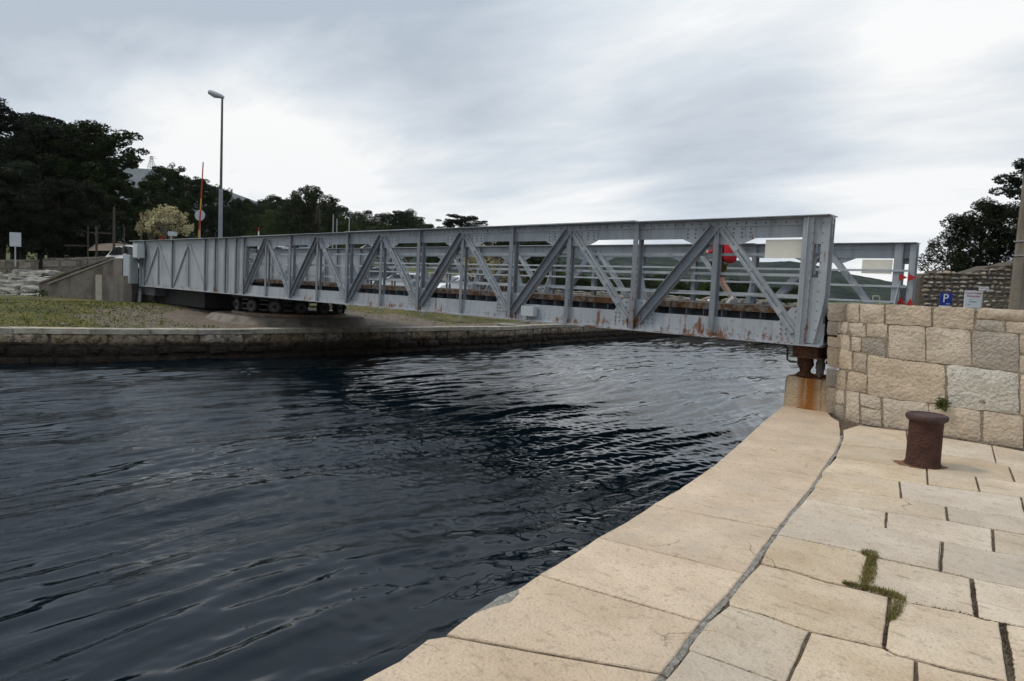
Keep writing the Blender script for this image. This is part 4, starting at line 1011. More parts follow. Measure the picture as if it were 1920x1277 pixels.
# counterweight, enlarged into a dark mass for the shade underneath, and drive at the turning end
MB().box((-31.0, 10.75, .32), (-25.9, 14.7, .94)).build('counterweight_shade_box', 'dark_steel', br)
mb = MB(); mb.box((-31.6, YN-.02, ZB-.34), (-29.6, YN+.6, ZB-.003)); mb.build('drive_housing', 'under', br)
mb = MB(); mb.bar((-31.2, YN-.1, .95), (-31.2, YN-.1, .30), .09, .09); mb.bar((-31.0, YN-.1, .85), (-30.2, YN-.4, .28), .12, .10); mb.bar((-32.3, YN-.05, .68), (-31.2, YN-.1, .62), .06, .1); mb.bar((-32.3, YN-.05, .45), (-31.2, YN-.1, .42), .06, .1); mb.build('prop', 'under', br)
mb = MB(); mb.box((-30.95, YN-.42, 2.14), (-30.45, YN-.13, 2.70)); mb.build('control_box', 'cabinet', br)
mb = MB(); mb.box((-31.75, YN-.36, 2.2), (-31.1, YN-.13, 2.56)); mb.tube([(-31.8, YN-.25, 2.5), (-32.2, YN-.25, 2.5)], .09, 12); mb.box((-32.3, YN-.4, 2.3), (-32.05, YN-.1, 2.62)); mb.build('motor', 'dark_steel', br)
mb = MB(); mb.prism([(-31.6, YN-.13, 2.1), (-30.7, YN-.13, 2.1), (-30.7, YN-.13, 1.75)], (0, 0, 0), (0, -.012, 0)); mb.build('bracket', 'under', br)
mb = MB(); mb.bar((-32.45, YN-.2, .6), (-32.45, YN-.2, 2.2), .16, .2, mi=0); mb.build('rusty_post', 'rust', br)
# steel cabinet on the abutment, beside the bridge end
c0 = D(231, 528, 28.6)
cab = thing('control_cabinet', (c0.x+.4, c0.y+.1, .85), 'tall grey steel cabinet on the concrete abutment at the far bridge end', 'cabinet')
bx_ = Vector((c0.x, c0.y, 0)); e1 = (rt*1.).normalized(); e1 = Vector((.89, .45, 0)); e2 = Vector((-.45, .89, 0))
def obox(mb, o, a, b, z0, z1, mi=0): mb.prism([o, o+a, o+a+b, o+b], (0, 0, z0), (0, 0, z1-z0), mi)
mb = MB(); obox(mb, bx_, e1*.36, e2*.42, 1.05, 2.25); mb.build('housing', 'cabinet', cab)
mb = MB(); obox(mb, bx_-e2*.02+e1*.03, e1*.30, e2*.02, 1.09, 2.21); mb.build('door', 'cabinet', cab)
# pedestal of stone for the turntable, on the far lawn
ring = thing('turntable_base', (cx_, cy_, 0), 'round low concrete ring under the turning wheels of the bridge', 'concrete ring')
lathe([(2.95, -.02), (2.7, .22), (2.6, .26), (1.3, .26), (1.2, .1)], 64, Vector((cx_, cy_, 0))).build('plinth', 'concrete', ring, True)
lathe([(2.0, .26), (2.0, .36), (1.7, .36), (1.7, .26)], 64, Vector((cx_, cy_, 0))).build('rail_track', 'rust_kerb', ring, True)

# ------------------------------------------------------------------ abutment and walls on the far bank
ab = thing('bridge_abutment', (-34, 10.5, 0), 'weathered concrete abutment with sloping stair parapets left of the bridge', 'abutment')
A = lambda px, py, d: D(px, py, d)
def vert_wall(mb, pts, th, mi=0):   # pts: list of (px, py_top, py_bottom, depth); wall with thickness going away from the viewer
    vs = []; n = len(pts)
    for px, yt, yb_, d in pts:
        a = D(px, yt, d); b = D(px, yb_, d); vs += [a, Vector((a.x, a.y, b.z))]
    vs += [v+hd*th for v in vs]; fs = []; m2 = 2*n
    for i in range(n-1):
        a = 2*i; fs += [(a, a+1, a+3, a+2), (m2+a, m2+a+2, m2+a+3, m2+a+1), (a, a+2, m2+a+2, m2+a), (a+1, m2+a+1, m2+a+3, a+3)]
    fs += [(0, m2, m2+1, 1), (2*n-2, 2*n-1, m2+2*n-1, m2+2*n-2)]
    mb.add(vs, fs, mi); return mb
vert_wall(MB(), [(92, 533, 572, 29.4), (212, 486, 580, 29.8), (229, 486, 580, 29.9)], .22).build('parapet', 'concrete', ab)
vert_wall(MB(), [(89, 531, 533.4, 29.3), (212, 484, 486.5, 29.75), (229, 484, 486.5, 29.85)], .32).build('coping', 'concrete_light', ab)
vert_wall(MB(), [(73, 532, 570, 30.6), (140, 506, 575, 31.0), (205, 484, 580, 31.5)], .25).build('parapet', 'concrete', ab)
vert_wall(MB(), [(71, 530, 532.6, 30.5), (140, 503.5, 506.4, 30.9), (205, 481, 484.4, 31.4)], .35).build('coping', 'concrete', ab)
vert_wall(MB(), [(179, 515, 582, 28.7), (191, 515, 582, 28.5)], .9).build('pier', 'concrete_light', ab)
vert_wall(MB(), [(191.2, 515, 582, 28.5), (232, 517, 582, 28.4), (247, 517, 582, 28.6)], 1.3).build('pier', 'concrete', ab)
vert_wall(MB(), [(213, 486, 517, 29.0), (229, 486, 517, 28.9)], .8).build('pillar', 'concrete', ab)
nst = 7
for k in range(nst):
    a = D(76+k*17, 562-k*10.5, 30.3)
    mb = MB(); o_ = Vector((a.x, a.y, 0)); e = (rt*.42); obox(mb, o_-hd*.4, e, hd*.9, 0., .22+k*.17); mb.build('step', 'concrete', ab)
MB().box((-34.3, 10.0, -.1), (-32.9, 16.4, 1.40)).build('backwall', 'concrete', ab)
# stub post by the pier
vert_wall(MB(), [(237, 552, 574, 28.6), (246, 552, 574, 28.6)], .25).build('stub', 'rust_kerb', ab)

def low_wall(label, pts, th, top_noise, seed):
    w_ = thing('boundary_wall', D(pts[0][0], 510, pts[0][3]), label, 'wall')
    vert_wall(MB(), pts, th).build('wall_body', 'concrete', w_)
    a = pts[0]; b = pts[-1]; r = random.Random(seed); n = max(3, int((b[0]-a[0])/11))
    for i in range(n):
        x0 = a[0]+(b[0]-a[0])*i/n; x1 = a[0]+(b[0]-a[0])*(i+1)/n-.8; yt = a[1]+(b[1]-a[1])*i/n; d = a[3]+(b[3]-a[3])*i/n
        vert_wall(MB(), [(x0, yt-1.8+r.uniform(-.7, .5), yt+1.5, d-.05), (x1, yt-1.8+r.uniform(-.7, .5), yt+1.5, d-.05)], th+.1).build('cap_stone', 'ruin', w_)
    for j in range(2):
        for i in range(max(2, n//2)):
            nn = max(2, n//2); x0 = a[0]+1+(b[0]-a[0]-1)*(i+.12*(j))/nn; x1 = x0+(b[0]-a[0])/nn*.9; h0 = (a[2]-a[1])/2.3
            y0 = a[1]+2+j*h0; d = a[3]+(b[3]-a[3])*i/nn
            vert_wall(MB(), [(x0, y0+r.uniform(0, 1), y0+h0-1, d-.04), (min(x1, b[0]), y0+r.uniform(0, 1), y0+h0-1-r.uniform(0, 1), d-.04)], .05).build('stone', 'ruin', w_)
low_wall('low weathered stone wall at the left edge, in front of the dark pines', [(-60, 489, 520, 34), (59, 489, 519, 34)], .5, 0, 1)
low_wall('low pale stone wall behind the stair parapets left of the white car', [(80, 486, 517, 35), (145, 485, 517, 35)], .5, 0, 2)
low_wall('longer stone wall running behind the abutment towards the white car', [(141, 484, 515, 36), (212, 484, 512, 36)], .5, 0, 3)
vert_wall(MB(), [(-80, 576, 583, 26.8), (0, 573, 581, 27.4), (92, 566, 574, 29.2)], .7).build('kerb', 'concrete_light', ab)
vert_wall(MB(), [(-80, 596, 600, 10), (-79, 596, 600, 10)], .1) if False else None
# rocky embankment
emb = thing('rocky_embankment', D(30, 540, 31), 'rocky embankment of pale boulders with weeds left of the stair', 'embankment')
r = random.Random(11); sl_ = MB(); vs = []; fs = []
nu_, nv_ = 18, 8
for i in range(nu_+1):
    for j in range(nv_+1):
        px = -60+(78+60)*i/nu_ + (60 if j > 5 and i == nu_ else 0); t = j/nv_; d = 29.0+t*4.6; py = 566-(566-514)*t; q = D(px, py, d); q.z += -.12+.1*mnoise.noise(q*1.4); vs.append(q)
w = nv_+1; sl_.add(vs, [(i*w+j, (i+1)*w+j, (i+1)*w+j+1, i*w+j+1) for i in range(nu_) for j in range(nv_)]); sl_.build('earth_slope', 'lawn', emb, True)
def boulder(c, rx, ry, rz_, seed, sub=2):
    bm = bmesh.new(); bmesh.ops.create_icosphere(bm, subdivisions=sub, radius=1.); rr = random.Random(seed)
    for v in bm.verts:
        k = 1+.28*mnoise.noise(v.co*1.2+Vector((seed*3.1, 0, 0)))+.13*mnoise.noise(v.co*3+Vector((0, seed, 0)))
        v.co = Vector((max(-.72, min(.72, v.co.x))*rx*k*1.3, max(-.72, min(.72, v.co.y))*ry*k*1.3, max(-.6, min(.62, v.co.z))*rz_*k*1.4))
    rot = Matrix.Rotation(rr.uniform(0, 6.28), 3, 'Z') @ Matrix.Rotation(rr.uniform(-.3, .3), 3, 'X')
    vs = [rot @ v.co + Vector(c) for v in bm.verts]; fs = [tuple(v.index for v in f.verts) for f in bm.faces]; bm.free(); return vs, fs
for k in range(150):
    px = r.uniform(-50, 96); t = r.random(); 
    if px > 66 and t < .62: continue
    d = 29.0+t*4.6; py = 563-(563-513)*t; c = D(px, py, d); s_ = r.uniform(.12, .34)
    m_ = MB(); m_.add(*boulder(c, s_*1.5, s_, s_*.62, k+5)); m_.build('boulder', 'rock', emb, True)
tf = MB()
for k in range(1500):
    cl = r.choice([(20, 556), (50, 560), (66, 555), (10, 532), (48, 525), (36, 549), (5, 566), (62, 548)]); px = cl[0]+r.gauss(0, 9); py = cl[1]+r.gauss(0, 4); t = (563-py)/50; q = D(px, py, 28.85+t*4.6); a = r.random()*6.28; hh_ = r.uniform(.05, .18)
    sdv = Vector((math.cos(a), math.sin(a), 0))*.03; tf.add([q-sdv, q+sdv, q+Vector((sdv.y, sdv.x, hh_))*1.], [(0, 1, 2)])
o = tf.build('weeds', 'green', emb); tag(o, kind='stuff')
# lawn tufts and stones scattered on the far lawn
tf = MB(); r = random.Random(21)
for k in range(9000):
    off = r.uniform(.8, 11); Y = r.uniform(2.5, 10.5) if r.random() < .75 else r.uniform(15.5, 30); X = fqx(Y)-off
    if math.hypot(X+23.1, Y-12.7) < 4.2: continue
    z = Hfar(X, Y)-.03; a = r.random()*6.28; hh_ = r.uniform(.02, .07); sdv = Vector((math.cos(a), math.sin(a), 0))*r.uniform(.01, .03); q = Vector((X, Y, z))
    tf.add([q-sdv, q+sdv, q+Vector((sdv.y*2, sdv.x*2, hh_))], [(0, 1, 2)])
o = tf.build('grass', 'grass'); tag(o, 'short yellow green grass tufts on the lawn of the far bank', 'grass', kind='stuff')
mb = MB()
for k in range(90):
    off = r.uniform(.7, 9); Y = r.uniform(3, 32); X = fqx(Y)-off
    if math.hypot(X+23.1, Y-12.7) < 3.4: continue
    s_ = r.uniform(.02, .07); vs, fs = boulder((X, Y, Hfar(X, Y)-.01), s_, s_*.8, s_*.5, k, 1); mb.add(vs, fs)
o = mb.build('loose_stones', 'rock'); tag(o, 'small pale stones scattered over the far lawn', 'stones', kind='stuff')

# stakes and blocks on the lawn beyond the turntable
def stake(px, py0, py1, lean, label):
    b = G(px, py1, .05); s_ = thing('raking_stake', b, label, 'stake', 'raking stakes on concrete feet behind the bridge')
    top = b+Vector((0, 0, .0)); h_ = 1.0
    mb = MB(); mb.bar(b+Vector((0, 0, .04)), b+rt*lean+hd*.1+Vector((0, 0, h_)), .07, .05); mb.build('stake_bar', 'galv', s_)
    mb = MB(); mb.box((b.x-.22, b.y-.18, -.02), (b.x+.22, b.y+.18, .07)); mb.build('foot', 'concrete', s_)
stake(646, 575, 590, .12, 'pale steel stake just right of the turning wheels under the bridge')
stake(712, 575, 592, .55, 'leaning pale stake right of the black trough under the bridge')
stake(787, 582, 596, .7, 'leaning pale stake on a flat slab, third from the turntable')
stake(858, 588, 603, .5, 'leaning stake on a grey concrete foot, farthest right on the lawn')
c = G(680, 584, .0); mb = MB(); e1 = rt*.78; obox(mb, c-rt*.39, e1, hd*.35, .0, .24); obox(mb, c-rt*.36+hd*.03, rt*.72, hd*.29, .235, .25)
o = mb.build('trough', 'dark_steel'); tag(o, 'black trough lying on the grass under the bridge right of the wheels', 'trough')
for (px, py, wpx, lab) in [(950, 611, 40, 'flat pale slab lying on the far quay edge near the corner'), (985, 606, 18, 'small flat slab beside the larger one on the far quay edge')]:
    c = G(px, py, .0); wv = wpx/1277*c.dot(hd); mb = MB(); vs, fs = boulder(c+Vector((0, 0, .04)), wv*.45, .25, .06, px, 2); mb.add(vs, fs); o = mb.build('stone_slab', 'rock', smooth=True); tag(o, lab, 'stone slab')
# ------------------------------------------------------------------ shore rubble far behind
mb = MB(); r = random.Random(5)
for k in range(420):
    px = r.uniform(990, 1620); d = r.uniform(44, 58); c = D(px, 560, d); c.z = 1.15+r.uniform(-.3, .35)*(1 if px > 1050 else .5); s_ = r.uniform(.12, .5)
    vs, fs = boulder(c, s_*1.3, s_, s_*.6, k, 1); mb.add(vs, fs)
o = mb.build('shore_rubble', 'rock', smooth=True); tag(o, 'heap of pale rubble stones along the shore behind the bridge', 'rubble', kind='stuff')
mb = MB(); a = [D(px, 560, d) for px, d in ((880, 44), (1640, 44), (1640, 70), (880, 70))]
vs = [Vector((p.x, p.y, .95)) for p in a]+[Vector((p.x, p.y, -2)) for p in a]; mb.add(vs, [(0, 1, 2, 3), (0, 4, 5, 1), (1, 5, 6, 2), (2, 6, 7, 3), (3, 7, 4, 0)]); o = mb.build('breakwater', 'dusty'); tag(o, kind='structure')

# ------------------------------------------------------------------ hills
def ridge(name, sky_, dep, mt, depth2, base=-5, amp=.02, nn=200, rows=14, seed=0):
    vs = []; xs_ = np.linspace(sky_[0][0], sky_[-1][0], nn)
    for x in xs_:
        for j in range(rows+1):
            t = j/rows
            yv = np.interp(x, [s_[0] for s_ in sky_], [s_[1] for s_ in sky_]); top = D(x, yv, dep); d = dep-depth2*(1-t)
            p = D(x, yv, d); zt = base+(top.z-base)*(t**.85)
            nse = fbm(x*dep/1277., d, 14./dep, 5, seed)+.9*fbm(x*dep/1277., d, 55./dep, 3, seed+9)
            p.z = zt+nse*amp*dep*math.sin(PI*min(1, t*1.0+.0)*.92+.08)*.9+ (fbm(x*dep/1277., d, 90./dep, 3, seed+4)*amp*dep*.22)
            vs.append(p)
    o = link(name, np_mesh(name, np.array([tuple(v) for v in vs]), grid_faces(nn, rows+1), [mt], True)); tag(o, kind='structure'); return o
ridge('hill', [(-4200, 560), (-2600, 500), (-1400, 400), (-500, 330), (-100, 300), (150, 290), (235, 312), (262, 316), (292, 318), (340, 331), (400, 348), (470, 374), (530, 395), (640, 420), (760, 450), (960, 500)], 2600, 'hillbare', 1100, amp=.003, seed=2)
ridge('hill', [(700, 470), (860, 462), (980, 468), (1100, 470), (1180, 466), (1260, 472), (1330, 480), (1386, 488), (1430, 492), (1480, 489), (1530, 497), (1560, 505), (1593, 514), (1640, 522), (1680, 530), (1720, 541), (1780, 556), (1900, 575), (2300, 620)], 1250, 'hill', 700, amp=.004, nn=620, rows=56, seed=7)

# ------------------------------------------------------------------ trees
ORD = ['first','second','third','fourth','fifth','sixth','seventh','eighth','ninth','tenth','eleventh','twelfth','thirteenth','fourteenth','fifteenth','sixteenth','seventeenth','eighteenth','nineteenth','twentieth','twenty first','twenty second','twenty third','twenty fourth']
def leaves(centers, radii, per, size, seed, flat=.0, long=1.0):
    rs = np.random.RandomState(seed); n = sum(per)
    C = np.repeat(np.array(centers), per, axis=0); R = np.repeat(np.array(radii), per, axis=0)
    d = rs.normal(size=(n, 3)); d /= np.linalg.norm(d, axis=1, keepdims=True); rad = rs.uniform(.35, 1, size=(n, 1))**.5
    Pn = C+d*rad*R
    u = rs.normal(size=(n, 3)); u[:, 2] *= .6; u /= np.linalg.norm(u, axis=1, keepdims=True)
    w = np.cross(u, rs.normal(size=(n, 3))); w /= np.linalg.norm(w, axis=1, keepdims=True)
    s_ = size*rs.uniform(.6, 1.4, size=(n, 1))
    V = np.stack([Pn-u*s_*long, Pn+w*s_*.45-u*s_*.1, Pn+u*s_*long, Pn-w*s_*.45+u*s_*.1], 1).reshape(-1, 3)
    return V, np.arange(n*4).reshape(-1, 4)
def tree_proto(kind, seed):
    """unit tree 10 m high, base at origin; returns (trunk mesh, crown mesh)"""
    r = random.Random(seed); mb = MB(); cs, rd, per = [], [], []
    if kind == 'pine':          # spreading pine, flat clumps on bent limbs
        lean = Vector((r.uniform(-.5, .5), r.uniform(-.5, .5), 0)); pts = [Vector((0, 0, 0)), Vector((.1, 0, 2.5))+lean*.3, Vector((0, .1, 5))+lean*.8, Vector((0, 0, 7.5))+lean, Vector((0, 0, 9.3))+lean*1.1]
        mb.tube(pts, [.26, .2, .16, .1, .04], 8); nb = 26
        for i in range(nb):
            h_ = 3.2+6.2*(i/nb)**.9; base = pts[0].lerp(pts[-1], h_/9.6); a = i*2.4+r.uniform(-.4, .4); ln = (3.3-2.2*abs((h_-5.)/5.4)**1.4)*r.uniform(.55, 1.1)
            tip = base+Vector((math.cos(a)*ln, math.sin(a)*ln, ln*r.uniform(.12, .5))); mid = base.lerp(tip, .5)+Vector((0, 0, -.15)); mb.tube([base, mid, tip], [.07, .05, .02], 5)
            for q in range(5):
                t = .45+.6*q/4.; c = base.lerp(tip, t)+Vector((r.gauss(0, .35), r.gauss(0, .35), r.uniform(0, .3))); cs.append(tuple(c)); s_ = r.uniform(.35, .7); rd.append((s_, s_, s_*.5)); per.append(int(170*s_/.5))
        for q in range(7): cs.append(tuple(pts[-1]+Vector((r.gauss(0, .5), r.gauss(0, .5), r.uniform(-.6, .5))))); rd.append((.42, .42, .3)); per.append(80)
        V, F = leaves(cs, rd, per, .088, seed, long=1.1)
    elif kind == 'dense':       # rounder dark tree
        mb.tube([(0, 0, 0), (.1, 0, 3), (0, 0, 6), (0, 0, 8)], [.24, .2, .12, .05], 8)
        for i in range(10):
            a = i*2.4; mb.tube([(0, 0, 2.2+i*.5), (math.cos(a)*1.5, math.sin(a)*1.5, 3.5+i*.5)], [.09, .03], 5)
        for q in range(95):
            z = r.uniform(1.6, 9.4); R_ = 3.1*math.sin(PI*min(1, max(.08, ((z-.6)/9.4)))**.8)+.2; a = r.uniform(0, 6.28); rr = R_*math.sqrt(r.random())*r.uniform(.75, 1.08)
            cs.append((rr*math.cos(a), rr*math.sin(a), z+r.uniform(-.2, .2))); s_ = r.uniform(.45, .85); rd.append((s_, s_, s_*.75)); per.append(int(210*s_/.6))
        V, F = leaves(cs, rd, per, .094, seed, long=.9)
    elif kind == 'tall':        # slender open trees standing over the wood
        mb.tube([(0, 0, 0), (.1, 0, 4), (0, 0, 9)], [.16, .12, .03], 6)
        for q in range(42):
            z = 3.5+6.3*q/42.; R_ = 1.25*math.sin(PI*min(1, (z-2.6)/7.6))+.15; a = r.uniform(0, 6.28); rr = R_*r.uniform(.3, 1.)
            c = Vector((rr*math.cos(a), rr*math.sin(a), z)); mb.tube([(0, 0, z-.7), tuple(c)], [.03, .015], 4)
            cs.append(tuple(c)); s_ = r.uniform(.22, .45); rd.append((s_, s_, s_)); per.append(60)
        V, F = leaves(cs, rd, per, .12, seed)
    else:                       # shrub 10 m -> scaled down strongly
        for i in range(12):
            a = i*2.4; mb.tube([(0, 0, 0), (math.cos(a)*1.2, math.sin(a)*1.2, 3), (math.cos(a)*3, math.sin(a)*3, 7.5)], [.2, .14, .05], 5)
        for q in range(70):
            a = r.uniform(0, 6.28); el = r.uniform(-.1, 1.3); rr = 4.2*r.uniform(.45, 1)**.5
            cs.append((rr*math.cos(a)*math.cos(el)*1.15, rr*math.sin(a)*math.cos(el)*1.15, 3.6+5.6*math.sin(el)*r.uniform(.6, 1.05))); s_ = r.uniform(.5, 1.1); rd.append((s_, s_, s_*.8)); per.append(34)
        V, F = leaves(cs, rd, per, .30, seed, long=.8)
    tm = mb; me = bpy.data.meshes.new('trunk'); me.from_pydata([tuple(v) for v in tm.v], [], tm.f)
    return me, V, F
PROT = {}
for kind, seeds in (('pine', (1, 2, 3, 4)), ('dense', (5, 6, 7)), ('tall', (8, 9)), ('shrub', (10, 11))):
    PROT[kind] = [tree_proto(kind, s_) for s_ in seeds]
MESHC = {}
def get_mesh(kind, i, mt, bark):
    key = (kind, i, mt, bark)
    if key not in MESHC:
        tm, V, F = PROT[kind][i]; t2 = tm.copy(); t2.materials.append(P[bark]); MESHC[key] = (t2, np_mesh('crown', V, F, [mt]))
    return MESHC[key]
def tree(px, ytop, dep, kind, mt, label, wf=1., base=None, group=None, name='pine_tree', cat='tree', bark='bark', rz=None, ybase=None):
    top = D(px, ytop, dep)
    if base is None: base = D(px, ybase, dep).z if ybase else Hfar(top.x, top.y)
    h_ = top.z-base; t = thing(name, (top.x, top.y, base-.1), label, cat, group)
    i = rnd.randrange(len(PROT[kind])); tm, cm = get_mesh(kind, i, mt, bark)
    t.scale = (h_/10*wf, h_/10*wf, h_/9.75); t.rotation_euler.z = rnd.uniform(0, 6.28) if rz is None else rz
    a = link('trunk', tm, t); b = link('crown', cm, t); return t
# the dark pines at left, front row first
PL = [(-60,190,50,1.35,'dense','pine'),(28,203,52,1.25,'pine','pine'),(75,222,50,.95,'dense','pine'),(95,232,56,1.0,'pine','pine'),(140,243,56,1.1,'dense','pine'),(205,236,52,1.05,'pine','pine_mid'),(170,248,60,1.1,'pine','pine'),(40,300,44,1.2,'dense','pine'),(-20,310,42,1.2,'pine','pine'),(110,330,45,1.2,'dense','pine'),(165,340,46,1.15,'dense','pine'),(222,330,50,.95,'pine','pine_mid'),(255,352,56,.9,'dense','pine'),(0,250,60,1.3,'dense','pine')]
LB = ['outermost tall dark pine at the left edge of the photo','tallest dark pine on the skyline at far left','dark round crowned tree just right of the tallest pine','second pine on the left skyline, right of the tallest','broad dark tree in the middle of the left grove skyline','open layered pine at the right end of the left grove with sky showing through','pine standing behind the broad dark tree of the left grove','low dark tree in front of the tallest left pine','dark pine filling the lower left edge behind the low wall','dense dark tree above the gap between the low walls','dense dark tree behind the longer stone wall','mid green pine with pale trunk above the white car','dark tree just left of the yellow flowering shrub','dark tree filling the grove behind the tallest left pine']
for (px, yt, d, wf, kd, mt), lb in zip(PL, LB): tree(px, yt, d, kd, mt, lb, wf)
# second group behind the lamp
SK = [(290,322,80,1.,'dense'),(318,307,76,.8,'pine'),(345,328,84,.9,'dense'),(378,332,80,.8,'pine'),(402,345,90,.8,'dense'),(425,352,84,.8,'dense'),(447,372,95,.8,'pine'),(262,372,66,.8,'dense'),(300,368,64,.9,'dense'),(345,372,66,.9,'dense'),(395,385,68,.9,'dense'),(435,392,72,.9,'dense')]
for k, (px, yt, d, wf, kd) in enumerate(SK):
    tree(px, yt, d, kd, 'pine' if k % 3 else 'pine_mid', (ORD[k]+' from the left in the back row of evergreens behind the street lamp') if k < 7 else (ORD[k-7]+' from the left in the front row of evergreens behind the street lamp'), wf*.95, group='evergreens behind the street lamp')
# wooded slope behind the bridge
r = random.Random(31)
skx = [440, 470, 500, 530, 560, 640, 660, 700, 740, 770, 790, 805, 830, 900, 960, 1100]
sky_y = [385, 374, 366, 370, 372, 386, 390, 398, 402, 398, 402, 420, 424, 424, 428, 440]
for k in range(62):
    px = 430+k*6.6+r.uniform(-4, 4); lay = k % 3; d = (175, 150, 128)[lay]+r.uniform(-8, 8)
    yt = np.interp(px, skx, sky_y)+(0, 14, 28)[lay]+r.uniform(-3, 6)
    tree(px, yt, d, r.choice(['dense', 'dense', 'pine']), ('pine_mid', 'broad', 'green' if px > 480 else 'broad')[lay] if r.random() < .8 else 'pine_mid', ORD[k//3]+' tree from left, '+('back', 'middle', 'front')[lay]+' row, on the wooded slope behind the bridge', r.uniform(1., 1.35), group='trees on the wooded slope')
for px, yt, d, lb in [(565,352,120,'slender open tree left in the tall clump above the slope'),(578,348,122,'middle tree of the tall slender clump above the slope'),(592,350,120,'slender tree right in the tall clump above the slope'),(600,358,118,'lower slender tree at the right foot of the tall clump'),(616,366,124,'slender tree standing right of the tall clump'),(628,371,120,'last slender tree right of the tall clump'),(553,358,122,'small slender tree at the left of the tall clump')]:
    tree(px, yt, d, 'tall', 'pine_mid', lb, 1.35, name='slender_tree')
tree(770, 392, 110, 'dense', 'pine_mid', 'dark round tree where the wooded slope ends above the bridge', .9, name='broadleaf_tree')
tree(745, 394, 112, 'pine', 'pine', 'pointed dark pine beside the round tree at the slope end', .9)
tree(872, 402, 90, 'pine', 'pine', 'lone dark pine rising above the top chord in the middle', 1.5)
tree(845, 415, 92, 'dense', 'broad', 'low green tree left of the lone pine above the bridge', 1.4, name='broadleaf_tree')
tree(805, 418, 95, 'dense', 'pine_mid', 'small dark tree between the slope and the lone pine', 1.0, name='broadleaf_tree')
for k in range(9): tree(915+k*14, 424+k*1.5+r.uniform(-2, 3), 100+r.uniform(-5, 8), 'dense', r.choice(['pine_mid', 'broad']), ORD[k]+' from left of the low trees just over the middle top chord', 1.3, group='low tree row behind the bridge', name='broadleaf_tree')
# bushes seen through the truss, on the shore and field behind
for k in range(64):
    px = 1000+k*8+r.uniform(-8, 8); d = (75, 92, 110, 128)[k % 4]; yt = np.interp(px, [980, 1100, 1300, 1500], [500, 512, 522, 535])+r.uniform(-6, 10)
    tree(px, yt, d, 'dense', r.choice(['broad', 'pine_mid', 'green', 'pine']), ORD[k//4]+' bush from left, '+('nearest', 'second', 'third', 'farthest')[k % 4]+' shore row, behind the bridge rails', 1.6, base=.9, group='bushes on the far shore', name='bush', cat='bush')
for k in range(10):
    px = 895+k*10+r.uniform(-6, 6); d = r.uniform(72, 88); yt = 478+r.uniform(-6, 10)
    tree(px, yt, d, 'dense', r.choice(['broad', 'green', 'pine_mid']), ORD[k]+' from the left of the green bushes topping the grassy field behind the bridge', 1.5, group='bushes above the field', name='bush', cat='bush')
# yellow flowering shrubs
tree(318, 376, 33, 'shrub', 'shrub_pale', 'large shrub with pale yellow leaves behind the left bridge end', 1.0, ybase=462, name='flowering_shrub', cat='shrub', bark='bark_light')
tree(285, 383, 33.6, 'shrub', 'shrub_pale', 'left part of the pale yellow shrub, beside the red barrier pole', .7, ybase=462, name='flowering_shrub', cat='shrub', bark='bark_light')
tree(905, 452, 41, 'shrub', 'shrub_pale', 'pale yellow shrub seen through the middle of the truss', .85, base=.9, name='flowering_shrub', cat='shrub', bark='bark_light')
tree(950, 458, 42, 'shrub', 'shrub_pink', 'dry pinkish shrub right of the pale yellow one behind the truss', .75, base=.9, name='flowering_shrub', cat='shrub', bark='bark_light')
tree(1000, 500, 46, 'shrub', 'broad', 'green shrub right of the dry pinkish shrub behind the truss', 1.3, base=.9, name='flowering_shrub', cat='shrub', bark='bark_light')

# ------------------------------------------------------------------ street furniture on the far bank
def ppost(name, px, yt, yb_, d, rad, mt, label, cat, lean=0., extra=None, base=None):
    b = D(px, yb_, d); tp = D(px+lean, yt, d); t = thing(name, (b.x, b.y, base if base is not None else b.z), label, cat); return t, b, tp
lb_ = D(413, 443, 32); lt = D(417, 182, 32); zb = Hfar(lb_.x, lb_.y)
lamp = thing('street_lamp', (lb_.x, lb_.y, zb), 'tall steel street lamp with a single arm behind the bridge', 'street lamp')
h3 = lt.z-zb; B = Vector((lb_.x, lb_.y, 0))
MB().tube([B+Vector((0, 0, zb)), B+Vector((0, 0, zb+h3*.55))], [.10, .085], 12).build('pole', 'pole_steel', lamp, True)
MB().tube([B+Vector((0, 0, zb+h3*.55)), B+Vector((0, 0, zb+h3))], [.062, .045], 12).build('upper_pole', 'lamp_dark', lamp, True)
tp = B+Vector((0, 0, zb+h3)); mb = MB(); ar = -rt
mb.tube([tp+rt*.07+Vector((0, 0, -.02)), tp+ar*.05+Vector((0, 0, .02)), tp+ar*.3+Vector((0, 0, .09)), tp+ar*.6+Vector((0, 0, .20)), tp+ar*.66+Vector((0, 0, .21))], [.06, .1, .13, .11, .03], 12)
mb.build('lamp_head', 'galv', lamp, True)
mb = MB(); mb.tube([tp+ar*.18+Vector((0, 0, -.02)), tp+ar*.38+Vector((0, 0, .04)), tp+ar*.56+Vector((0, 0, .12))], [.05, .09, .05], 10); mb.build('lens', 'lamp_glass', lamp, True)
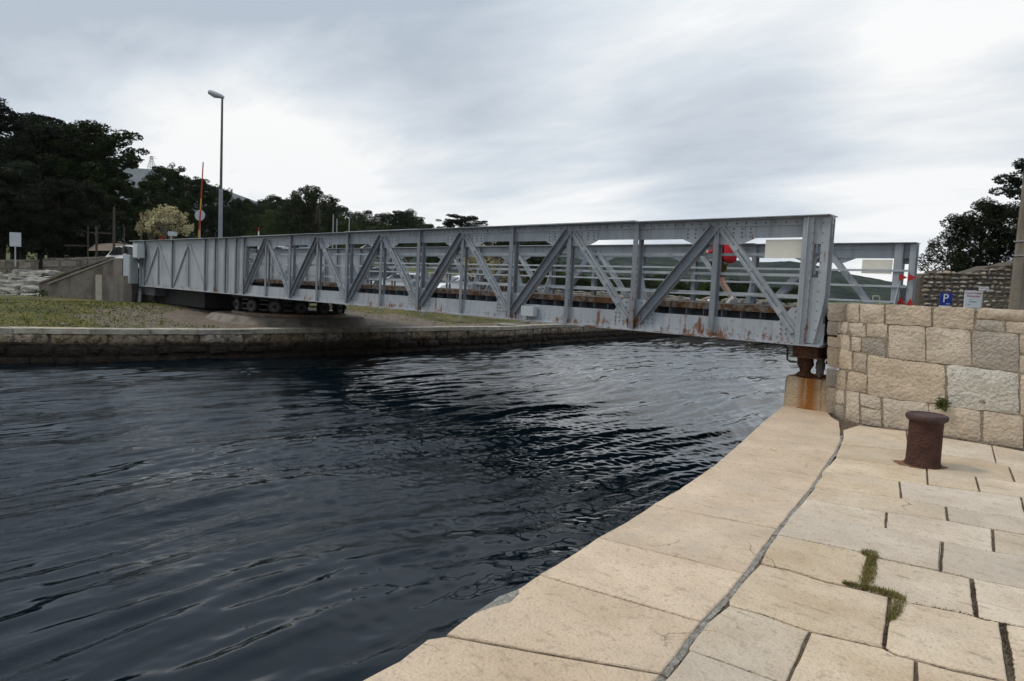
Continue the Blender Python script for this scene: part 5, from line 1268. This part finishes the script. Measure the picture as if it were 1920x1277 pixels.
# raised barrier boom
bb = D(373, 445, 30); bt = D(381, 304, 30); zb = Hfar(bb.x, bb.y); dirb = (bt-bb).normalized(); base = bb+dirb*((zb+.9-bb.z)/dirb.z)
bm_ = thing('barrier_boom', (base.x, base.y, zb), 'raised red and yellow striped barrier pole beside the round mirror', 'barrier')
tot = (bt-base).length; cuts = [0, .16, .27, .45, .60, .77, 1.]; colr = ['red', 'yellow', 'red', 'yellow', 'red', 'rust']
cols = [(0, .2, 'red'), (.2, .36, 'red'), (.36, .44, 'yellow'), (.44, .60, 'red'), (.60, .70, 'yellow'), (.70, .80, 'red'), (.80, 1., 'red')]
for a, b, cc_ in cols:
    mb = MB(); mb.tube([base+dirb*tot*a, base+dirb*tot*b], [.045-.02*a, .045-.02*b], 8); mb.build('boom_section', cc_, bm_, True)
mb = MB(); q = Vector((base.x, base.y, 0)); mb.box((q.x-.2, q.y-.2, zb), (q.x+.2, q.y+.2, zb+1.0)); mb.build('stand', 'red', bm_)
mc = D(375, 404, 31); zb = Hfar(mc.x, mc.y); ms = thing('traffic_mirror', (mc.x, mc.y, zb), 'round grey disc on a post behind the raised barrier pole', 'round sign')
mb = MB(); q = (-hd*.92-rt*.1).normalized(); mb.tube([mc, mc+q*.03], [.245, .235], 28); mb.build('disc', 'galv', ms, True)
MB().tube([(mc.x, mc.y+.0, zb), (mc.x, mc.y, mc.z+.1)], .03, 8).build('post', 'galv', ms)
# back of a road sign at left
sc = D(28.5, 449, 33.5); zb = D(28.5, 500, 33.5).z; sg = thing('road_sign', (sc.x, sc.y, zb), 'grey back of a square road sign on a thin post at the far left', 'road sign')
mb = MB(); a = Vector((rt.x, rt.y, 0)); mb.prism([sc-a*.28+Vector((0, 0, -.34)), sc+a*.28+Vector((0, 0, -.34)), sc+a*.28+Vector((0, 0, .34)), sc-a*.28+Vector((0, 0, .34))], (0, 0, 0), hd*.02); mb.build('panel', 'cabinet', sg)
mb = MB(); mb.tube([(sc.x, sc.y, zb), (sc.x, sc.y, sc.z-.3)], .03, 8); mb.build('post', 'galv', sg)
# bare poles in the grove with a rail between them
for (px, yt, d, rad, lb) in [(165, 425, 40, .045, 'thin wooden pole left of the pair by the gravel track'), (181, 424, 39, .075, 'thick wooden pole left of the tallest pole above the white car'), (214, 388, 39, .08, 'tallest bare trunk like pole behind the white car'), (233, 424, 41, .045, 'thin pole right of the tallest pole behind the white car'), (265, 398, 36, .07, 'leaning pale trunk at the left foot of the yellow shrub')]:
    c = D(px, yt, d); zb = Hfar(c.x, c.y); mb = MB(); mb.tube([(c.x, c.y, zb), (c.x, c.y, c.z)], [rad, rad*.75], 8); o = mb.build('pole', 'wood', origin=(c.x, c.y, zb)); tag(o, lb, 'pole')
for (x0, y0, x1, y1, d, lb) in [(168, 436, 214, 438, 39.3, 'upper wooden rail between the poles behind the white car'), (120, 460, 168, 461, 40, 'pale low rail in the dark grass of the left grove')]:
    mb = MB(); mb.bar(D(x0, y0, d), D(x1, y1, d), .07, .05); o = mb.build('rail', 'wood'); tag(o, lb, 'rail')
mb = MB(); pts = [(166, 466), (178, 458), (200, 456), (236, 457), (250, 459), (262, 467)]; v_ = [D(x, y, 44) for x, y in pts]; w_ = [D(x, 470, 41) for x, y in pts]
mb.add(v_+w_, [(i, i+1, 6+i+1, 6+i) for i in range(5)]); o = mb.build('track', 'dusty'); tag(o, kind='structure')
for px, py, lb in [(150, 440, 'pale boulder in the left grove'), (118, 438, 'pale boulder beside the thin pole in the left grove')]:
    c = D(px, py, 46); mb = MB(); mb.add(*boulder(c, .5, .4, .3, px)); o = mb.build('boulder', 'rock', smooth=True); tag(o, lb, 'boulder')
# lattice pylons
def pylon(px, yt, yb_, d, label, w0, mt='lamp_dark'):
    b = D(px, yb_, d); tp = D(px, yt, d); t = thing('power_pylon', b, label, 'pylon'); hh_ = tp.z-b.z; mb = MB(); r0 = w0/2; bw = w0*.035+.02
    P4 = lambda z: [Vector((b.x, b.y, b.z+z*hh_))+(rt*sx+hd*sy)*r0*(1-.72*min(1, z*1.15)) for sx, sy in ((-1,-1),(1,-1),(1,1),(-1,1))]
    lv = [0, .2, .4, .58, .74, .88, 1.]
    for za, zb_ in zip(lv, lv[1:]):
        A4, B4 = P4(za), P4(zb_)
        for k in range(4): mb.bar(A4[k], B4[k], bw, bw); mb.bar(A4[k], B4[(k+1) % 4], bw*.6, bw*.6); mb.bar(B4[k], B4[(k+1) % 4], bw*.6, bw*.6)
    mb.build('mast', mt, t); mb = MB()
    for z, l in ((.86, .9), (.97, .6)):
        c = Vector((b.x, b.y, b.z+z*hh_)); mb.bar(c-rt*w0*l*.6, c+rt*w0*l, bw, bw)
    mb.build('cross_arm', mt, t)
pylon(284, 293, 318, 420, 'small dark lattice pylon on the ridge above the left grove', 3.6)
pylon(596, 384, 420, 105, 'thin lattice pylon among the trees of the wooded slope', .75, 'wood')
for px, yt, d, lb in [(625, 402, 70, 'thin pale pole above the top chord, left of the pair'), (632, 410, 72, 'short white topped pole beside the thin pale pole'), (655, 408, 70, 'thin pole right of the pair above the top chord')]:
    c = D(px, yt, d); zb = Hfar(c.x, c.y); mb = MB(); mb.tube([(c.x, c.y, zb), (c.x, c.y, c.z)], [.07, .05], 6); o = mb.build('pole', 'galv', origin=(c.x, c.y, zb)); tag(o, lb, 'pole')
c = D(485, 430, 40); mb = MB(); mb.tube([(c.x, c.y, 1.4), (c.x, c.y, c.z-.12)], .035, 8); o = thing('marker_post', (c.x, c.y, 1.4), 'thin post with a red and white tip just above the top chord', 'marker post'); mb.build('post', 'white', o); MB().tube([(c.x, c.y, c.z-.12), (c.x, c.y, c.z+.1)], .04, 8).build('tip', 'red', o)
# small box and red thing in the shrub
c = D(321, 438, 32); sc_ = thing('floodlight', (c.x, c.y, 1.42), 'small pale floodlight box in front of the yellow shrub', 'floodlight')
mb = MB(); obox(mb, c-rt*.16-UPZ*c.z, rt*.34, hd*.2, c.z-.1, c.z+.1); mb.build('housing', 'cabinet', sc_); MB().tube([(c.x, c.y, 1.42), (c.x, c.y, c.z-.1)], .03, 8).build('post', 'galv', sc_)
c = D(304, 447, 31.5); mb = MB(); mb.bar(c-rt*.13-UPZ*.1, c+rt*.12+UPZ*.12, .05, .05); mb.bar(c-rt*.12-UPZ*.02, c-UPZ*.12-rt*.14, .05, .04); mb.tube([(c.x, c.y, 1.42), (c.x, c.y, c.z)], .02, 6); o = mb.build('warning_handle', 'red'); tag(o, 'small red arm sticking up over the top chord before the yellow shrub', 'handle')

# ------------------------------------------------------------------ cars
def car(loc, rz, paint, label, kind='hatch', L_=4.1, Wd=1.7, Ht=1.48):
    t = thing('parked_car', loc, label, 'car', rz=0)
    f = -1     # built heading -X locally, then rotated
    if kind == 'van': prof = [(0, .35), (0, 1.0), (.12, 1.75), (.25, 1.92), (3.1, 1.92), (3.75, 1.15), (4.5, .98), (4.6, .5), (4.6, .35)]; L_, Ht = 4.6, 1.92
    else: prof = [(0, .32), (-.02, .62), (.06, .95), (.22, 1.3), (.42, Ht-.03), (.8, Ht), (1.9, Ht-.02), (2.35, Ht-.16), (3.0, .98), (3.85, .82), (4.08, .6), (4.1, .32)]
    belt = 1.12 if kind == 'van' else .93
    rot = Matrix.Rotation(rz, 3, 'Z'); off = Vector(loc)
    def tr(p): return rot @ Vector((-(p[0]-L_/2), p[1], p[2])) + off
    vs = []; fs = []; rows = 7
    for i, (x, z) in enumerate(prof):
        for k in range(rows):
            s_ = (k/(rows-1)*2-1); tum = .0 if z < belt else .17*(z-belt)/(Ht-belt); w = Wd/2*(1-tum); zz_ = z-.05*(abs(s_)**4)
            vs.append(tr((x + (.10*s_*s_ if i < 3 else (-.22*s_*s_ if i > len(prof)-4 else 0)), w*s_, zz_)))
    n = len(prof)
    for i in range(n-1):
        for k in range(rows-1): fs.append((i*rows+k, i*rows+k+1, (i+1)*rows+k+1, (i+1)*rows+k))
    for k in (0, rows-1): fs.append(tuple(i*rows+k for i in range(n)))
    mb = MB(); mb.add(vs, fs); mb.build('body', paint, t, True)
    if kind == 'van': wins = [((3.15, 1.80), (3.12, 1.16), (3.68, 1.16), (3.2, 1.78))]; rear = (1.15, 1.72, .03, .12); front = (3.2, 1.8, 3.72, 1.2)
    else: wins = [((.45, 1.28), (.38, .98), (1.2, .96), (1.2, 1.38)), ((1.27, 1.39), (1.27, .96), (2.7, .95), (2.15, 1.36))]; rear = (1.0, 1.38, .09, .33); front = (2.4, 1.30, 2.95, 1.0)
    for sgn in (-1, 1):
        for wn in wins:
            mb = MB(); pts = []
            for (x, z) in wn:
                tum = .17*max(0, (z-belt))/(Ht-belt); pts.append(tr((x, sgn*(Wd/2*(1-tum)+.008), z)))
            mb.prism(pts, (0, 0, 0), rot @ Vector((0, -sgn*.02, 0))); mb.build('side_window', 'glass', t)
    z0, z1, xa, xb = rear; mb = MB()
    pts = [tr((xa-.03, -Wd/2*.86, z0)), tr((xa-.03, Wd/2*.86, z0)), tr((xb-.05, Wd/2*.74, z1)), tr((xb-.05, -Wd/2*.74, z1))]
    mb.prism(pts, (0, 0, 0), rot @ Vector((-.03, 0, -.0))); mb.build('rear_window', 'glass', t)
    xa, z0, xb, z1 = front; pts = [tr((xa+.03, -Wd/2*.76, z0)), tr((xa+.03, Wd/2*.76, z0)), tr((xb+.05, Wd/2*.88, z1)), tr((xb+.05, -Wd/2*.88, z1))]
    mb = MB(); mb.prism(pts, (0, 0, .012), rot @ Vector((.0, 0, -.02))); mb.build('windscreen', 'glass', t)
    for sgn in (-1, 1):
        mb = MB(); pts = [tr((.10 if kind != 'van' else .02, sgn*Wd/2*.99, z)) for z in (.78, .99)]+[tr((.04 if kind != 'van' else -.0, sgn*Wd/2*.80, z)) for z in (.99, .78)]
        mb.prism(pts, (0, 0, 0), rot @ Vector((.03, 0, 0))); mb.build('tail_light', 'taillight', t)
        mb = MB(); pts = [tr((L_-.18, sgn*Wd/2*.95, z)) for z in (.58, .74)]+[tr((L_-.05, sgn*Wd/2*.68, z)) for z in (.74, .58)]; mb.prism(pts, (0, 0, 0), rot @ Vector((-.05, 0, 0))); mb.build('headlight', 'lamp_glass', t)
        for x in (.75, L_-.8):
            c = Vector((x, sgn*(Wd/2-.08), .31)); mb = MB(); mb.tube([tr((x, sgn*(Wd/2-.2), .31)), tr((x, sgn*(Wd/2+.015), .31))], [.31, .31], 20); wh = mb.build('wheel', 'tyre', t, True)
            mb = MB(); mb.tube([tr((x, sgn*(Wd/2+.016), .31)), tr((x, sgn*(Wd/2+.03), .31))], [.19, .17], 16); mb.build('rim', 'galv', wh, True)
    return t
car((-40.4, 12.75, ROADZ), 0., 'carwhite', 'white hatchback with red tail light driving off the left bridge end')
def car_at(px, ypx_roof, dep, rz, paint, label, kind='hatch'):
    top = D(px, ypx_roof, dep); ht = 1.92 if kind == 'van' else 1.48; return car((top.x, top.y, top.z-ht), rz, paint, label, kind)
car_at(748, 511, 42, math.radians(40), 'carwhite', 'white car parked behind the bridge, seen through the left truss bays')
car_at(700, 500, 45, math.radians(60), 'cargrey', 'dark grey blue car parked left of the white car behind the bridge')
car_at(862, 515, 41, math.radians(75), 'carwhite', 'white van parked before the yellow shrub, seen through the truss', 'hatch')
car_at(508, 461, 62, math.radians(30), 'carsilver', 'silver car on the upper ground, roof just above the far girder')
car_at(566, 463, 60, math.radians(30), 'carblue', 'light blue car on the upper ground behind the left truss bays')
car_at(700, 456, 64, math.radians(20), 'carwhite', 'white car roof above the far girder, right of the light blue car')

# ------------------------------------------------------------------ right: ruin wall, tree, signs, pole
rw = thing('ruin_wall', D(1820, 575, 30), 'tall rough rubble stone wall with uneven top below the dark tree', 'wall')
tops = [(1726,518),(1731,512),(1745,509),(1758,511),(1760,504),(1775,503),(1785,506),(1810,510),(1840,502),(1860,495),(1880,496),(1905,488),(1960,480),(2100,470),(2300,460)]
def rdep(px): return 30-(px-1726)*.011
pts = [(x, y+3, 584+(x-1726)*.05, rdep(x)+.07) for x, y in tops]; vert_wall(MB(), pts, 1.0).build('wall_core', 'ruinmortar', rw)
r = random.Random(9); smb = MB(); nst_ = 0
for row in range(12):
    x = 1727+r.uniform(0, 6)
    while x < 2290:
        big = r.uniform(7, 19); yb_ = 582-row*8.4+(x-1726)*.02; x1 = x+big; yb_ += r.uniform(-1.2, 1.2)
        yt = yb_-8.4*r.uniform(.7, 1.08)
        ytop = np.interp((x+x1)/2, [t[0] for t in tops], [t[1] for t in tops])
        if yt > ytop-1.5:
            m_ = MB() if (x < 1935 and nst_ < 300) else smb; d = rdep(x); p0 = D(x+.5, yb_, d); p1 = D(x1-.5, yb_, rdep(x1)); zz0 = p0.z+.012; zz1 = D(x, yt, d).z-.015
            rock_block(m_, (p0.x, p0.y), (p1.x, p1.y), zz0, zz1, -hd, .12, r.uniform(.02, .07), r.random()*90, 3, 3, .03)
            if m_ is not smb: m_.build('stone', 'ruin2', rw, True); nst_ += 1
        x = x1
o = smb.build('stones', 'ruin2', rw, True); tag(o, kind='stuff')
for (px, yt, d, wf, kd, lb) in [(1848,370,33,.86,'dense','large dark evergreen tree overhanging the ruined wall at right'),(1806,396,32.5,.95,'dense','lower dark pine limb mass at the left of the large evergreen'),(1880,374,33,1.0,'dense','dark evergreen filling the crown behind the concrete pole'),(1988,282,30,.8,'pine','tall dark pine at the right edge behind the concrete pole')]:
    tree(px, yt, d, kd, 'pine' , lb, wf*(1.15 if kd == 'dense' else 1.2), base=1.6)
def text(body, loc, size, mt, parent, ex, name='lettering', font_shear=0.):
    cu_ = bpy.data.curves.new(name, 'FONT'); cu_.body = body; cu_.size = size; cu_.extrude = .002; cu_.align_x = 'CENTER'; cu_.align_y = 'CENTER'; cu_.shear = font_shear; cu_.resolution_u = 3
    tmp = bpy.data.objects.new(name+'_tmp', cu_); COL.objects.link(tmp); dg = bpy.context.evaluated_depsgraph_get(); me = bpy.data.meshes.new_from_object(tmp.evaluated_get(dg)); bpy.data.objects.remove(tmp)
    me.materials.clear(); me.materials.append(P[mt]); o = bpy.data.objects.new(name, me); COL.objects.link(o); o.parent = parent
    zx = ex.normalized(); nn = zx.cross(UPZ)
    R_ = Matrix((zx, UPZ, nn)).transposed().to_4x4(); R_.translation = Vector(loc)-ORG[parent.name]; o.matrix_local = R_; ORG[o.name] = Vector(loc); return o
# parking sign
def panel(mb, c, ex, w, h_, th=.02, tilt=0.): 
    uz = (UPZ+ex*tilt).normalized(); mb.prism([c-ex*w/2-uz*h_/2, c+ex*w/2-uz*h_/2, c+ex*w/2+uz*h_/2, c-ex*w/2+uz*h_/2], (0, 0, 0), hd*th)
exr = rt.copy()
c = D(1774, 561, 23); ps = thing('parking_sign', (c.x, c.y, ROADZ), 'blue parking sign with a white letter P above the stone wall', 'sign')
mb = MB(); panel(mb, c, exr, .41, .42); mb.build('panel', 'blue', ps); text('P', c-hd*.006-rt*.02+UPZ*.02, .40, 'white', ps, exr)
mb = MB(); panel(mb, c-hd*.008+rt*.07-UPZ*.155, exr, .12, .022, .004); mb.build('underline', 'white', ps)
mb = MB(); panel(mb, c-UPZ*.27, exr, .41, .10); mb.build('lower_panel', 'white', ps)
o = MB().tube([(c.x, c.y, ROADZ), (c.x, c.y, c.z+.15)], .02, 8).build('post', 'galv', ps); o.location = o.location+hd*.06
c = D(1824, 561, 22.5); ms = thing('menu_board', (c.x, c.y, ROADZ), 'pale white board with red script heading above the stone wall', 'sign board')
mb = MB(); panel(mb, c, exr, .55, .56); mb.build('panel', 'board_pale', ms)
text('Domaća kuhinja', c-hd*.004+UPZ*.20, .085, 'ink_red', ms, exr, font_shear=.3); text('Restaurant', c-hd*.004+UPZ*.10, .10, 'ink_red', ms, exr, font_shear=.3)
text('grill', c-hd*.004-rt*.07, .05, 'ink_grey', ms, exr); text('specialiteti', c-hd*.004-UPZ*.08, .06, 'ink_grey', ms, exr); text('pizza', c-hd*.004-UPZ*.17-rt*.1, .05, 'ink_grey', ms, exr)
mb = MB(); mb.tube([(c.x, c.y, ROADZ), (c.x, c.y, c.z+.2)], .03, 8); o = mb.build('post', 'galv', ms); o.location = o.location+hd*.07
c = D(1845, 541, 22.3); ws = thing('direction_sign', (c.x, c.y, ROADZ), 'small white direction sign tilted above the menu board', 'sign')
mb = MB(); panel(mb, c, (exr+UPZ*.02).normalized(), .30, .11); mb.build('panel', 'white', ws); text('MOTEL', c-hd*.004, .09, 'ink_grey', ws, exr)
mb = MB(); mb.tube([(c.x, c.y, ROADZ), (c.x, c.y, c.z)], .02, 8); o = mb.build('post', 'galv', ws); o.location += hd*.05
# concrete pole at the right edge
b = D(1913, 580, 12.2); pole = thing('concrete_pole', (b.x, b.y, ROADZ), 'thick tapered grey concrete utility pole at the right edge', 'pole')
MB().tube([(b.x, b.y, 1.2), (b.x, b.y, 3.), (b.x, b.y, 9.)], [.185, .165, .12], 8).build('shaft', 'pole_concrete', pole, True)
for z in (2.6, 2.85): mb = MB(); lathe([(.180, 0), (.180, .012), (.175, .013)], 16, Vector((b.x, b.y, z)), 0, mb); mb.build('band', 'galv', pole, True)
# little trestle on the road behind the wall
c = D(1640, 565, 14.5); tr_ = thing('barrier_trestle', (c.x, c.y, ROADZ), 'small cream tubular trestle standing beyond the wall near the free bridge end', 'trestle')
mb = MB(); z1 = D(1640, 555, 14.5).z; a0 = D(1636.5, 560, 14.5); a1 = D(1648, 560, 14.5); e = D(1655, 560, 14.5)
for p, q in (((a0.x, a0.y, ROADZ), (a0.x, a0.y, z1)), ((a0.x, a0.y, z1), (a1.x, a1.y, z1)), ((a1.x, a1.y, z1), (e.x, e.y, ROADZ))): mb.tube([p, q], .012, 6)
mb.build('frame', 'board_white', tr_)

# ------------------------------------------------------------------ the walker on the deck
pc = D(1345, 569, 15.4); PX, PY = pc.x, pc.y; PZ = 1.50
def P3(x, y, z): return Vector((PX-x, PY-y, PZ+z))     # x forward (towards the far bank), y to the walker's left
def skin_obj(name, joints, edges, mt, parent=None, root=0, sub=2, label=None):
    me = bpy.data.meshes.new(name); o0 = ORG[parent.name] if parent else Vector((PX, PY, PZ)); org = Vector((PX, PY, PZ))
    me.from_pydata([tuple(P3(*j[:3])-org) for j in joints], edges, []); me.materials.append(P[mt])
    o = bpy.data.objects.new(name, me); COL.objects.link(o); ORG[o.name] = org
    if parent: o.parent = parent; o.location = org-o0
    else: o.location = org
    md = o.modifiers.new('skin', 'SKIN'); 
    for v, j in zip(me.skin_vertices[0].data, joints): v.radius = (j[3], j[4] if len(j) > 4 else j[3])
    me.skin_vertices[0].data[root].use_root = True
    md.use_smooth_shade = True; s_ = o.modifiers.new('sub', 'SUBSURF'); s_.levels = sub; s_.render_levels = sub
    return o
J = [(0, 0, .92, .13, .10), (.02, 0, 1.10, .11, .09), (.05, 0, 1.28, .14, .10), (.07, 0, 1.38, .09, .07), (.09, 0, 1.43, .055), (.125, 0, 1.49, .09, .085), (.14, 0, 1.58, .11, .115), (.135, 0, 1.66, .085),   # 0-7
     (.0, .09, .88, .085), (.10, .10, .50, .055), (.04, .10, .30, .052), (-.02, .10, .09, .034), (.0, .10, .04, .035), (.15, .10, .03, .028),   # 8-13 left leg
     (.0, -.09, .88, .085), (-.02, -.10, .50, .055), (-.16, -.10, .30, .052), (-.28, -.10, .12, .034), (-.29, -.10, .07, .035), (-.20, -.10, .03, .028),   # 14-19 right leg trailing
     (.06, .18, 1.37, .055), (.02, .23, 1.12, .042), (.18, .20, 1.10, .034), (.27, .16, 1.15, .026),   # 20-23
     (.06, -.18, 1.37, .055), (.02, -.23, 1.12, .042), (.18, -.20, 1.10, .034), (.27, -.16, 1.15, .026)]
Ed = [(0,1),(1,2),(2,3),(3,4),(4,5),(5,6),(6,7),(0,8),(8,9),(9,10),(10,11),(11,12),(12,13),(0,14),(14,15),(15,16),(16,17),(17,18),(18,19),(3,20),(20,21),(21,22),(22,23),(3,24),(24,25),(25,26),(26,27)]
wk = skin_obj('person', J, Ed, 'skin'); tag(wk, 'walker in red top and olive shorts with a red rucksack on the bridge deck', 'person')
skin_obj('jacket', [(0, 0, .86, .165, .125), (.02, 0, 1.08, .150, .125), (.05, 0, 1.28, .165, .125), (.06, 0, 1.40, .10, .09), (.06, .19, 1.36, .075), (.02, .24, 1.12, .060), (.20, .20, 1.11, .058), (.06, -.19, 1.36, .085), (.02, -.24, 1.12, .070), (.20, -.20, 1.11, .058)], [(0,1),(1,2),(2,3),(2,4),(4,5),(5,6),(2,7),(7,8),(8,9)], 'jacket', wk)
skin_obj('shorts', [(0, 0, .94, .165, .13), (0, .09, .84, .115), (.06, .10, .56, .10), (0, -.09, .84, .115), (-.02, -.10, .56, .10)], [(0,1),(1,2),(0,3),(3,4)], 'shorts', wk)
skin_obj('rucksack', [(-.18, 0, .88, .13, .13), (-.24, 0, 1.03, .19, .17), (-.23, 0, 1.28, .18, .16), (-.15, 0, 1.46, .10)], [(0,1),(1,2),(2,3)], 'pack', wk)
skin_obj('hair', [(.07, 0, 1.52, .06, .07), (.09, 0, 1.60, .10, .118), (.11, 0, 1.68, .115, .115), (.13, 0, 1.73, .08)], [(0,1),(1,2),(2,3)], 'hair', wk)
for sgn, fx, fz, an in ((1, .06, .0, 0.), (-1, -.26, .045, -.9)):
    c_, s__ = math.cos(an), math.sin(an)
    def F3(a, b): return (fx+a*c_-b*s__*-1, sgn*.10, fz+.035+a*s__+b*c_)
    skin_obj('shoe', [(*F3(-.07, .02), .045), (*F3(.03, .01), .042), (*F3(.14, -.005), .036)], [(0,1),(1,2)], 'board_white', wk)
for s_ in (1, -1):      # hands: palm and five fingers each
    hx, hy, hz = .27, s_*.16, 1.15
    for k, (dy, ln) in enumerate([(-.03, .07), (-.01, .082), (.012, .078), (.032, .062)]):
        skin_obj('finger', [(hx-.01, hy+dy*.7, hz+.01, .011), (hx+.04, hy+dy, hz+.03, .0095), (hx+.04+ln*.5, hy+dy, hz+.02, .0085), (hx+.035+ln*.7, hy+dy, hz-.01, .007)], [(0,1),(1,2),(2,3)], 'skin', wk, sub=1)
    skin_obj('thumb', [(hx-.02, hy-s_*.02, hz, .012), (hx+.01, hy-s_*.055, hz+.02, .010), (hx+.045, hy-s_*.06, hz+.025, .008)], [(0,1),(1,2)], 'skin', wk, sub=1)
MB().tube([P3(.225, 0, 1.585), P3(.262, 0, 1.562), P3(.235, 0, 1.55)], [.008, .014, .012], 8).build('nose', 'skin', wk, True)
for s_ in (1, -1):
    MB().tube([P3(.222, s_*.034, 1.60), P3(.238, s_*.034, 1.60)], [.012, .006], 8).build('eye', 'tyre', wk)
    MB().tube([P3(.13, s_*.095, 1.575), P3(.125, s_*.118, 1.58)], [.026, .018], 8).build('ear', 'skin', wk)
MB().bar(P3(.222, -.022, 1.522), P3(.222, .022, 1.522), .008, .01).build('mouth', 'jacket', wk)

# ------------------------------------------------------------------ air
mb = MB().box((-3600, -3200, -5.2), (3000, 3600, 520))
hz = mb.build('haze', 'water'); tag(hz, kind='stuff'); hz.data.materials.clear()
hm = bpy.data.materials.new('haze_air'); hm.use_nodes = True; t = hm.node_tree; t.nodes.clear()
oo = t.nodes.new('ShaderNodeOutputMaterial'); pv = t.nodes.new('ShaderNodeVolumePrincipled'); pv.inputs['Color'].default_value = (.80, .88, 1, 1); pv.inputs['Density'].default_value = .00006
t.links.new(pv.outputs[0], oo.inputs['Volume']); hz.data.materials.append(hm)
